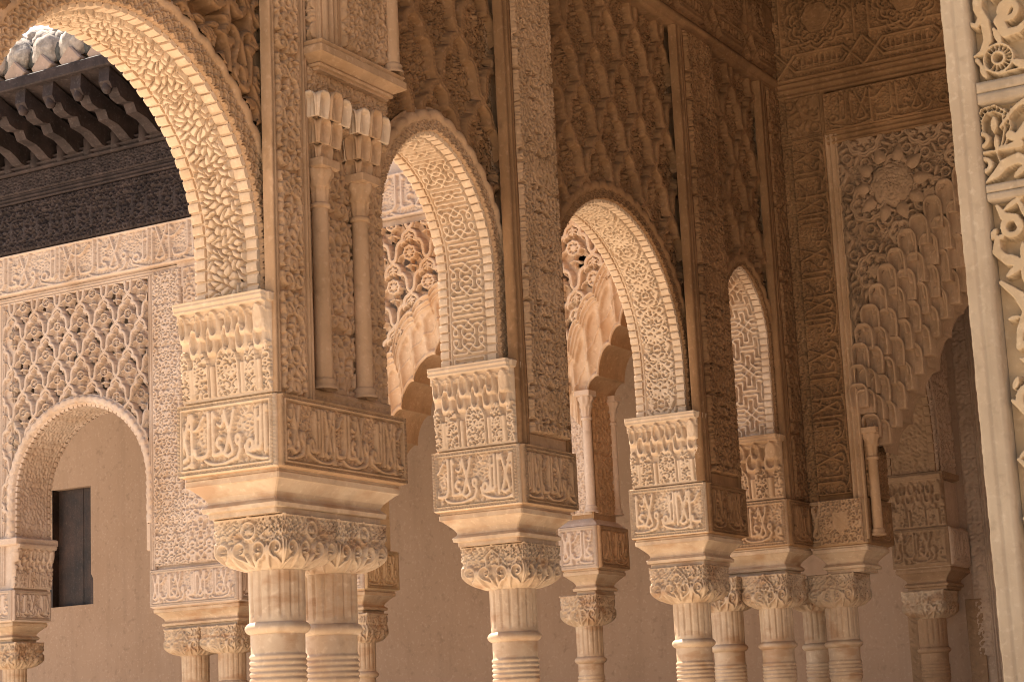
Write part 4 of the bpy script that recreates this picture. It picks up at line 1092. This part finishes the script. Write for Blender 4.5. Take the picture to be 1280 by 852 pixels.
# pale muqarnas arches of the far arcade
def far_muq(lab, c, outer, openc, a0, a1, off):
    t = thing('muqarnas_arch', lab, 'arch', (XF, -c, 3.9), 'arches of the far arcade')
    fr = FF(XF)
    muq_arch(t, fr, outer, openc, WARM_LIT, WARM_LIT, cw=.145, ch=.28, layers=2, drop=.07, mirror_at=c, msof=TAN, cells=False)
    field('lattice_field', FF(XF+.02), a0, a1, zl_from(outer, c), 5.44, NET_F, .065, WARM_LIT, t, ra=.0055, rz=.0055, off=off, pierce=True)
    field('back_face', FF(XF+.44), a0, a1, zl_from(outer, c), 5.44, None, 0, PINK, t, ra=.1, rz=.3)
NET_F = sebka(.31, .50, 420, .021, None, lobes=True, sparse=True)
for _x, _y in ((0, -.38*.50), (.155, .12*.50)):
    rosette(NET_F, _x, _y, .058, .0075, 8, top=.95)
for _x, _y in ((0, -.14*.50), (.155, .36*.50)):
    for _k in range(6): NET_F.leaf(_x, _y, _k*math.pi/3+.52, .046, .010, top=.9)
far_muq('pale muqarnas arch with pierced lattice, seen through the second near arch', -7.44,
        [(-8.30, 3.95), (-8.12, 4.18), (-7.93, 4.46), (-7.74, 4.75), (-7.59, 4.86), (-7.44, 4.95)], [(-8.22, 3.50), (-8.05, 3.80), (-7.92, 4.02), (-7.80, 4.22), (-7.60, 4.40), (-7.44, 4.55)], -8.6, -6.45, (.08, .1))
far_muq('pale muqarnas arch with pierced lattice, seen through the third near arch', -5.72,
        [(-6.60, 3.95), (-6.50, 4.12), (-6.43, 4.26), (-6.34, 4.48), (-6.20, 4.66), (-5.72, 5.0)], [(-6.38, 3.70), (-6.33, 3.92), (-6.23, 4.06), (-6.12, 4.27), (-6.03, 4.40), (-5.72, 4.70)], -6.60, -5.1, (.05, .3))
t = thing('facade_wall', 'pale far facade with a band of raised lettering under dark wooden eaves', 'wall', (XF, 8, 5.46))
panel('inscription_panel', FF(XF), -12.6, -5.1, 5.505, 5.865, (lambda u, v: MOTTO(u*.68, np.clip(v*.68, 0, .238))), .028, PINK, t, ra=.007, rz=.006, skirt=.03, line=.02)
box('wall_core', XF+.03, 12.64, 5.1, 12.8, 5.46, 6.9, PINK, t)
box('wall_core', XF+.03, 12.64, 5.0, 5.2, 2.69, 5.5, TAN, t)
box('wall_core', XF+.2, 12.6, 8.55, 9.5, 3.9, 5.5, PINK, t)
box('wall_core', XF+.012, 12.6, 8.6, 10.06, 5.30, 5.52, PINK, t)

# wooden frieze, eaves and tiles
t = thing('wooden_eaves', 'dark carved wooden frieze and bracketed eaves above the pale facade', 'eaves', (XF, 11, 5.87), None)
WB = foliage(.305, .44, 420, .075, 41, lw=.2, leaves=.8)
for sg in (0, 1): WB.leaf(.076+.1525*sg, .10, math.pi/2, .22, .022, wrap=False)
panel('carved_board', FF(XF-.02), -12.7, -9.0, 5.875, 6.31, WB, .028, WOOD, t, ra=.009, rz=.008, skirt=.05)
bar('frame_moulding', (XF-.02, 12.7, 6.31), (XF-.02, 9.0, 6.31), (0, 0, 1), (-1, 0, 0), mould(.08, 1.8), WOOD, t)
panel('carved_board', FF(XF-.05), -12.7, -9.0, 6.39, 6.56, FINE, .018, WOOD, t, ra=.009, rz=.007, skirt=.05)
bar('frame_moulding', (XF-.05, 12.7, 6.56), (XF-.05, 9.0, 6.56), (0, 0, 1), (-1, 0, 0), mould(.10, 2.4), WOOD, t)
def rafter():
    pr = [(12.2, 6.60), (12.2, 6.78), (11.9, 6.86), (11.55, 6.98), (11.47, 7.02), (11.46, 6.90), (11.50, 6.845), (11.56, 6.86), (11.60, 6.80), (11.68, 6.775), (11.76, 6.79), (11.80, 6.72), (11.92, 6.70), (12.0, 6.66), (12.06, 6.62)]
    V = [(x, s*.055, z) for s in (-1, 1) for x, z in pr]
    V += [(x+(.02 if x < 11.9 else 0), s*.035, z-.018) for s in (-1, 1) for x, z in pr[5:]]
    n = len(pr)
    F = [tuple(range(n)), tuple(range(2*n-1, n-1, -1))]+[(i, n+i, n+(i+1) % n, (i+1) % n) for i in range(n)]
    V = V[:2*n]
    me = bpy.data.meshes.new('carved_rafter'); me.from_pydata([(x-12.2, y, z-6.6) for x, y, z in V], [], F); me.materials.append(WOOD); return me
RM = rafter()
y = 12.62
while y > 8.9:
    place(RM, 'carved_rafter', t, Matrix.Translation((12.2, y, 6.6)))
    lathe('bracket_knob', 11.50, y, [(6.80, .004), (6.81, .03), (6.84, .045), (6.87, .035), (6.90, .03)], WOOD, t, n=12)
    lathe('wall_boss', 12.14, y-.15, [(6.56, .03), (6.60, .055), (6.66, .05), (6.72, .055), (6.76, .03)], WOOD, t, n=12)
    y -= .305
V = []
box('eaves_board', 11.42, 11.50, 8.8, 12.8, 7.02, 7.12, WOOD, t, bev=.01)
put('roof_boarding', [(11.45, 12.8, 7.03), (11.45, 8.8, 7.03), (12.3, 8.8, 6.80), (12.3, 12.8, 6.80)], [(0, 1, 2, 3)], WOOD, t)
rt = thing('tiled_roof', 'weathered clay tile roof edge above the wooden eaves, patched with pale mortar', 'roof', (12.2, 11, 7.1))
def tile_mesh(name, r, up, m, L=.5):
    V = []; n = 9
    for j in range(4):
        x = -j/3*L; rr = r*(1+.12*j/3)
        for q, s in ((rr, 0), (rr-.018, 1)):
            for i in range(n):
                a = math.pi*i/(n-1); V.append((x, q*math.cos(a), up*q*math.sin(a)))
    F = []
    for j in range(3):
        for i in range(n-1):
            b = j*2*n; c = (j+1)*2*n
            F.append((b+i, b+i+1, c+i+1, c+i)); F.append((b+n+i, c+n+i, c+n+i+1, b+n+i+1))
    for i in range(n-1): F.append((3*2*n+i, 3*2*n+i+1, 3*2*n+n+i+1, 3*2*n+n+i)); F.append((i, n+i, n+i+1, i+1))
    me = bpy.data.meshes.new(name); me.from_pydata(V, [], F); me.materials.append(m)
    me.polygons.foreach_set("use_smooth", [True]*len(F)); return me
TU, TD = tile_mesh('cover_tile', .135, 1, TILE), tile_mesh('pan_tile', .115, -1, TILE)
sl = math.radians(24)
y = 12.7; k = 0
while y > 8.9:
    for row in range(3):
        jx, jz = rnd.uniform(-.02, .02), rnd.uniform(-.01, .012)
        Rm = Matrix.Rotation(-sl, 4, 'Y')                      # slope falls towards -x
        cx = 12.10+row*.40*math.cos(sl)+jx; cz = 7.50+row*.40*math.sin(sl)+jz
        place(TU, 'cover_tile', rt, Matrix.Translation((cx, y, cz+.02)) @ Rm @ Matrix.Rotation(rnd.uniform(-.05, .05), 4, 'Z'))
        place(TD, 'pan_tile', rt, Matrix.Translation((cx-.03, y-.1525, cz-.005)) @ Rm)
    def lump(name, cx, cy, cz, rx, ry, rz, m, rough=.17):
        V = []
        ph = [rnd.uniform(0, 6.28) for _ in range(4)]
        for j in range(13):
            for i in range(20):
                a = 2*math.pi*i/20; b_ = math.pi*(j+.02)/12.04
                d = (math.cos(b_), math.sin(b_)*math.cos(a), math.sin(b_)*math.sin(a))
                k_ = 1+rough*(math.sin(5*d[0]+ph[0])*math.sin(6*d[1]+ph[1])+.6*math.sin(11*d[2]+ph[2])*math.sin(13*d[1]+ph[3]))
                V.append((cx-rx*d[0]*k_, cy+ry*d[1]*k_, cz+rz*d[2]*k_))
        o = put(name, V, np.concatenate([gridfaces(13, 20), np.array([(r_*20+19, r_*20, r_*20+20, r_*20+39) for r_ in range(12)])]), m, rt, smooth=True); return o
    lump('mortar_plug', 11.55, y, 7.33, .09, .140, .145, MORT)
    lump('tile_shard', 11.60, y-.15, 7.30, .08, .075, .13, TILE, .16)
    lump('mortar_lump', 11.75, y-.12, 7.50, .12, .17, .10, MORT, .16)
    lump('mortar_lump', 11.85, y+.03, 7.60, .12, .15, .09, MORT, .16)
    bk = box('eaves_brick', -.10, .10, -.085, .085, -.085, .085, BRICK, rt, bev=.012)
    bk.matrix_local = Matrix.Translation(Vector((11.55, y-.02, 7.165))-Vector(rt.location)) @ Matrix.Rotation(math.radians(45+rnd.uniform(-4, 4)), 4, 'X') @ Matrix.Rotation(rnd.uniform(-.1, .1), 4, 'Z')
    y -= .305; k += 1
put('roof_bed', [(11.50, 12.8, 7.20), (11.50, 8.8, 7.20), (12.9, 8.8, 7.72), (12.9, 12.8, 7.72), (12.9, 12.8, 6.9), (12.9, 8.8, 6.9)], [(0, 1, 2, 3), (3, 2, 5, 4)], MORT, rt)

# gallery back wall with the window
t = thing('gallery_wall', 'plain ochre plastered back wall of the gallery with one small dark window', 'wall', (15.2, 8, 0))
WY0, WY1, WZ0, WZ1 = 13.70, 14.23, 3.06, 4.28
for nm_, a, b, c, d in (('wall_face', 4.5, WY0, 0, 6.1), ('wall_face', WY1, 20, 0, 6.1), ('wall_face', WY0, WY1, 0, WZ0), ('wall_face', WY0, WY1, WZ1, 6.1)):
    ny, nz = max(2, int((b-a)/.2)), max(2, int((d-c)/.2))
    Y, Z = np.meshgrid(np.linspace(b, a, ny), np.linspace(c, d, nz))
    put(nm_, np.stack([15.2+.004*np.sin(Y*2.1)*np.sin(Z*1.7), Y, Z], -1).reshape(-1, 3), gridfaces(nz, ny), OCHRE, t, smooth=True)
wd = box('window', 15.30, 15.34, WY0-.05, WY1+.05, WZ0-.05, WZ1+.05, SHUT, t)
for a, b in ((WY0, WY0+.005), (WY1-.005, WY1)): box('window_reveal', 15.201, 15.31, a-.03 if a == WY0 else a, b if a == WY0 else b+.03, WZ0, WZ1, SHUT, wd)
box('window_reveal', 15.201, 15.31, WY0-.03, WY1+.03, WZ0-.04, WZ0, OCHRE, wd); box('window_reveal', 15.201, 15.31, WY0-.03, WY1+.03, WZ1, WZ1+.04, OCHRE, wd)
for k in range(3):
    ya = WY0+.004+k*.175
    box('shutter_board', 15.292-.004*(k % 2), 15.299, ya, ya+.172, WZ0+.002, WZ1-.002, SHUT, wd)

# transverse arch across the gallery, seen through the end wall
t = thing('stucco_arch', 'shaded transverse gallery arch seen through the end wall, knotwork soffit and bead edge', 'arch', (13.7, 4.8, 3.4), None)
TY = 4.53
frT = AF(TY+.06)
C = arch_curve(13.72, .98, 3.42, 3.70, 4.72)
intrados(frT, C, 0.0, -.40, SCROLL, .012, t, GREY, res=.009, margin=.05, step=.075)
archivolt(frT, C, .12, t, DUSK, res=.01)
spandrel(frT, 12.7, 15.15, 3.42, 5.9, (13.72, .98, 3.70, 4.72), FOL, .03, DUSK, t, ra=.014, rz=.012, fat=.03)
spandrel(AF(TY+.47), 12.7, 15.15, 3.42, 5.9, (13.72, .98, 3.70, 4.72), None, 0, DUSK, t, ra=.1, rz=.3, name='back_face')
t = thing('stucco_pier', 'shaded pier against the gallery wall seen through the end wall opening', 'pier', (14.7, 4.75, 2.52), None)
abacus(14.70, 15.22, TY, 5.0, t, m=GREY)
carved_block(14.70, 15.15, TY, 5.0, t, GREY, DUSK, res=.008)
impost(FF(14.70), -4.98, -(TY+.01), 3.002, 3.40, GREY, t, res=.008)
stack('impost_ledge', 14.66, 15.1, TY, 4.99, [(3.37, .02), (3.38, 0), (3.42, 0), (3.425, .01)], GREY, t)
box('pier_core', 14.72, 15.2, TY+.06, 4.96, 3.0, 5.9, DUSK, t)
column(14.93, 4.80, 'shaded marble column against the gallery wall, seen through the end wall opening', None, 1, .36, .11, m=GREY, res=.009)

# rich dark wall deep in the gallery (x = 15.2), right of the transverse arch
t = thing('inscribed_wall', 'dark gallery wall of stacked angular lettering with a star panel, left of the ivory jamb', 'wall', (15.2, 4, 0))
frK = FF(15.2)
box('wall_core', 15.22, 15.4, 0, 4.6, 0, 6.0, DUSK, t)
panel('carved_strip', frK, -4.53, -4.40, 2.0, 5.6, STRIP, .014, DUSK, t, ra=.009, rz=.008)
bar('frame_moulding', (15.2, 4.40, 1.4), (15.2, 4.40, 5.6), (0, -1, 0), (-1, 0, 0), mould(.05, 1.2), DUSK, t)
z = 3.52; 
while z < 5.5:
    panel('lettered_band', frK, -4.34, -3.4, z, z+.245, KUFIC, .036, DUSK, t, ra=.007, rz=.007, off=(z*1.7, 0)); z += .25
STAR8 = Tile(.32, .32, 600)
for q in (.13, .09):
    P = []
    for k in range(17): P.append((.16+(q if k % 2 == 0 else q*.72)*math.cos(math.pi*k/8), .16+(q if k % 2 == 0 else q*.72)*math.sin(math.pi*k/8)))
    STAR8.line(P, .006, wrap=False)
STAR8.ring(.16, .16, .04, .006, wrap=False)
for a in range(4): STAR8.leaf(.16, .16, math.pi/4+a*math.pi/2, .06, .012, wrap=False)
for cx in (.02, .30):
    for cy in (.02, .30): STAR8.ring(cx, cy, .05, .005, wrap=False)
J_, I_ = np.mgrid[0:STAR8.ny, 0:STAR8.nx]; STAR8.H = np.maximum(STAR8.H, FINE(I_/STAR8.n, J_/STAR8.m)*.4)
for k in range(3): panel('star_panel', frK, -4.34+k*.32, -4.03+k*.32, 3.19, 3.49, STAR8, .024, DUSK, t, ra=.008, rz=.008, line=.008)
z = 1.4
while z < 3.1:
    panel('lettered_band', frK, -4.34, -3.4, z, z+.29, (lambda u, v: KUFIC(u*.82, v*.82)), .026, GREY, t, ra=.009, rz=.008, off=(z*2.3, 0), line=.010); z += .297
t = thing('leaf_border', 'tile border of upright leaves flanking the shaded gallery column', 'tile border', (15.19, 4.6, 1.4))
LB = Tile(.13, .22, 600)
for a in (-1.0, -.5, 0, .5, 1.0): LB.leaf(.065, .05, math.pi/2+a, .075 if a else .09, .012, wrap=False)
LB.line([(.02, .03), (.065, .0), (.11, .03)], .006); LB.leaf(.04, .15, math.pi/2+.4, .05, .009); LB.leaf(.09, .15, math.pi/2-.4, .05, .009)
for a0 in (-5.08, -4.60): panel('leaf_tile', FF(15.19), a0, a0+.13, 1.4, 2.45, LB, .008, GREY, t, ra=.008, rz=.008, line=.006, skirt=.02)
t2 = None

# ---------------------------------------------------------------- ivory jamb close on the right (x = 6.5)
jb = thing('carved_jamb', 'ivory carved jamb close on the right edge, deep open scrollwork panels', 'jamb', (6.5, 1.7, 0))
XJ = 6.5
def post_part(name, a0, a1, z0, z1, d=0.03, prof=None):
    na, nz = max(3, int((a1-a0)/.006)), max(3, int((z1-z0)/.012))
    A, Z = np.meshgrid(np.linspace(a0, a1, na+1), np.linspace(z0, z1, nz+1))
    r = np.random.RandomState(3)
    H = np.full(A.shape, d)
    if prof is not None: H = H+prof((A-a0)/(a1-a0))
    H = H+.0007*np.sin(Z*9+A*20)*np.sin(Z*31+1)+.0004*np.sin(Z*83+A*140)
    nick = (r.rand(*A.shape) < .004); H = H-nick*.004
    e = np.minimum(A-a0, a1-A); H = H-.004*(e < 1e-6)
    A = A+np.where(A < a0+1e-6, .0008*np.sin(Z*23)+.0008*np.sin(Z*57+2)+.0006*np.sin(Z*171), 0)
    return surf(name, FF(XJ).P(A, Z), np.broadcast_to(FF(XJ).N, A.shape+(3,)), H, POST, jb, skirt=.30)
stile = post_part('stile', -1.855, -1.76, 0, 4.6, .028, lambda t: np.where(t < .42, 0.0, np.where(t < .47, -.006, np.where(t < .9, -.002, -.008))))
ZR = [(3.665, 3.742), (3.315, 3.372)]
for z0, z1 in ZR:
    post_part('rail', -1.758, -1.2, z0, (z0+z1)/2-.002, .022, None); post_part('rail', -1.758, -1.2, (z0+z1)/2+.002, z1, .023, None)
box('panel_back', XJ+.052, XJ+.3, 1.1, 1.84, 0, 4.6, POSTC, jb)
def P3(w, h, draw, seed):
    T = Tile(w, h, 520); draw(T, w, h)
    J, I = np.mgrid[0:T.ny, 0:T.nx]
    return T
def q(T): return dict(soft=.006, wrap=False)
def dr_top(T, w, h):
    k = dict(soft=.006, wrap=False)
    T.line([(-.02, .50), (.02, .44), (.035, .36), (.030, .27), (.05, .22), (.055, .15), (.03, .11), (.0, .10)], [.02, .024, .024, .02, .02, .018, .013, .007], **k)
    T.line([(.055, .43), (.10, .47), (.14, .44), (.145, .37), (.11, .33), (.08, .30)], [.014, .022, .026, .026, .022, .010], **k)
    T.ring(.135, .245, .030, .017, wrap=False); T.line([(.135, .26), (.10, .21), (.12, .16), (.165, .165), (.20, .19)], [.02, .022, .02, .017, .014], **k)
    T.line([(.0, .22), (.02, .21), (.035, .24)], .012, **k)
    for i in range(14):                                     # toothed drop leaf
        a = -2.2+i*.36; T.line([(.085+.026*math.cos(a), .078+.024*math.sin(a)), (.085+.050*math.cos(a), .080+.048*math.sin(a))], .0045, .8, soft=.004, wrap=False)
    T.ring(.085, .078, .052, .006, wrap=False); T.ring(.085, .078, .022, .007, wrap=False)
    T.leaf(.10, .125, 1.9, .08, .016, wrap=False); T.leaf(.13, .06, -.5, .10, .022, wrap=False)
    T.line([(.20, .32), (.23, .38), (.26, .50)], [.03, .022, .01], **k); T.leaf(.19, .10, 1.0, .1, .024, wrap=False)
    T.line([(.01, .085), (.03, .05), (.08, .02), (.2, .03)], [.012, .008, .006, .006], **k); T.leaf(.02, .06, -1.2, .06, .014, wrap=False)
    for i in range(5): T.leaf(.25+.06*(i % 2), .06+.09*i, 2.4-.5*i, .09, .022, wrap=False)
    T.spiral(.27, .25, .05, 0, 1, .014)
    T.line([(.2, .44), (.26, .46), (.33, .40)], .015, **k)
def dr_mid(T, w, h):
    k = dict(soft=.006, wrap=False)
    c = (.045, .225)
    for q_ in (.038, .060):
        T.line([(c[0]-q_, c[1]-.03), (c[0]-q_, c[1]+.01), (c[0]-q_*.6, c[1]+q_*.85), (c[0]+q_*.2, c[1]+q_*.95), (c[0]+q_*.9, c[1]+.02), (c[0]+q_, c[1]-.03), (c[0]+q_*.55, c[1]-.09), (.058, .125)], .0055, **k)
    for i in range(13):
        a = 3.5-i*.32; T.line([(c[0]+.040*math.cos(a), c[1]+.035*math.sin(a)), (c[0]+.058*math.cos(a), c[1]+.054*math.sin(a))], .0042, .8, soft=.004, wrap=False)
    T.line([(.07, .20), (.12, .255), (.18, .29), (.30, .30)], [.008, .011, .012, .012], **k)
    for i in range(10): T.line([(.085+.022*i, .235+.006*i), (.088+.022*i, .265+.004*i)], .004, .8, soft=.004, wrap=False)
    T.leaf(.045, .185, 1.5, .065, .017, wrap=False); T.leaf(.05, .11, 1.57, .075, .012, wrap=False)
    T.line([(.0, .118), (.045, .12), (.09, .126), (.13, .128)], [.010, .006, .013, .019], **k); T.line([(.045, .118), (.055, .08), (.075, .05)], [.005, .006, .008], **k)
    T.line([(.10, .165), (.12, .15), (.16, .175), (.20, .22), (.22, .25)], [.020, .016, .03, .028, .01], **k)
    T.line([(.0, .012), (.04, .035), (.07, .065), (.12, .08), (.15, .055), (.20, .06)], [.006, .018, .022, .022, .018, .024], **k)
    T.leaf(.10, .015, .6, .07, .017, wrap=False); T.ring(.0, .075, .022, .012, wrap=False); T.ring(.0, .165, .022, .012, wrap=False)
    for i in range(4): T.leaf(.24, .05+.07*i, .6+.8*i, .1, .024, wrap=False)
def dr_low(T, w, h):
    k = dict(soft=.006, wrap=False)
    z = h
    def P(*a): return [(x, h-y) for x, y in a]
    T.line(P((.03, .02), (.05, .06), (.09, .07), (.10, .11)), [.010, .018, .016, .010], **k)
    T.ring(.075, h-.10, .030, .016, wrap=False); T.leaf(.05, h-.04, .5, .10, .014, wrap=False); T.leaf(.10, h-.0, -1.2, .13, .014, wrap=False)
    T.dot(.035, h-.13, .015); T.leaf(.02, h-.10, -2.2, .05, .016, wrap=False)
    cx, cz = .105, h-.235
    for i in range(6): T.leaf(cx, cz, i*math.pi/3+.5, .085, .019, groove=.2, wrap=False)
    T.dot(cx, cz, .018, 1.0)
    T.line(P((.02, .13), (.015, .18), (.05, .22), (.10, .24)), [.012, .020, .018, .010], **k)
    T.line(P((.02, .29), (.07, .34), (.10, .40), (.07, .46), (.06, .52), (.11, .50), (.12, .44), (.09, .43)), [.012, .020, .020, .017, .015, .015, .013, .012], **k)
    T.leaf(.03, h-.42, .1, .05, .013, wrap=False); T.line(P((.04, .30), (.12, .36), (.2, .38)), .008, **k)
    T.leaf(.06, h-.56, -.5, .13, .024, wrap=False); T.leaf(.20, h-.40, 2.0, .12, .024, wrap=False)
    T.ring(.085, h-.70, .042, .020, wrap=False)
    for i in range(12):
        a = 1.2+i*.33; T.line([(.085+.040*math.cos(a), h-.70+.040*math.sin(a)), (.085+.060*math.cos(a), h-.70+.060*math.sin(a))], .004, .9, soft=.004, wrap=False)
    T.leaf(.045, h-.62, -2.0, .05, .015, wrap=False)
    for j in range(6):
        y = .80+j*.20; s = 1 if j % 2 else -1
        T.leaf(.05, h-y, .4*s, .12, .024, wrap=False)
        T.line(P((.02, y-.10), (.06, y-.06), (.10, y-.02), (.08, y+.05), (.03, y+.09)), [.010, .018, .020, .016, .010], **k)
        T.ring(.13, h-y-.04, .030, .014, wrap=False); T.leaf(.16, h-y, 1.2*s, .1, .022, wrap=False)
    for j in range(9): T.spiral(.24, h-.1-j*.2, .06, j, 1 if j % 2 else -1, .015); T.leaf(.18, h-.2-j*.2, 1.5, .09, .02, wrap=False)
for nm_, z0, z1, dr in (('scroll_panel', 3.742, 4.5, dr_top), ('scroll_panel', 3.372, 3.665, dr_mid), ('scroll_panel', 1.2, 3.315, dr_low)):
    w, h = .50, z1-z0
    T = P3(w, h, dr, 1)
    A, Z = np.meshgrid(np.linspace(0, w, int(w/.0026)), np.linspace(0, h, int(h/.0032)))
    inner = A < .20
    H = T(np.minimum(A, w-.003), np.minimum(Z, h-.003))
    H = np.clip((H-.15)/.5, 0, 1)*.050+H*.012+.003*np.sin(A*60)*np.sin(Z*50)*H
    surf(nm_, FF(XJ+.045).P(A-1.757, Z+z0), np.broadcast_to(FF(XJ).N, A.shape+(3,)), H, POSTC, jb)
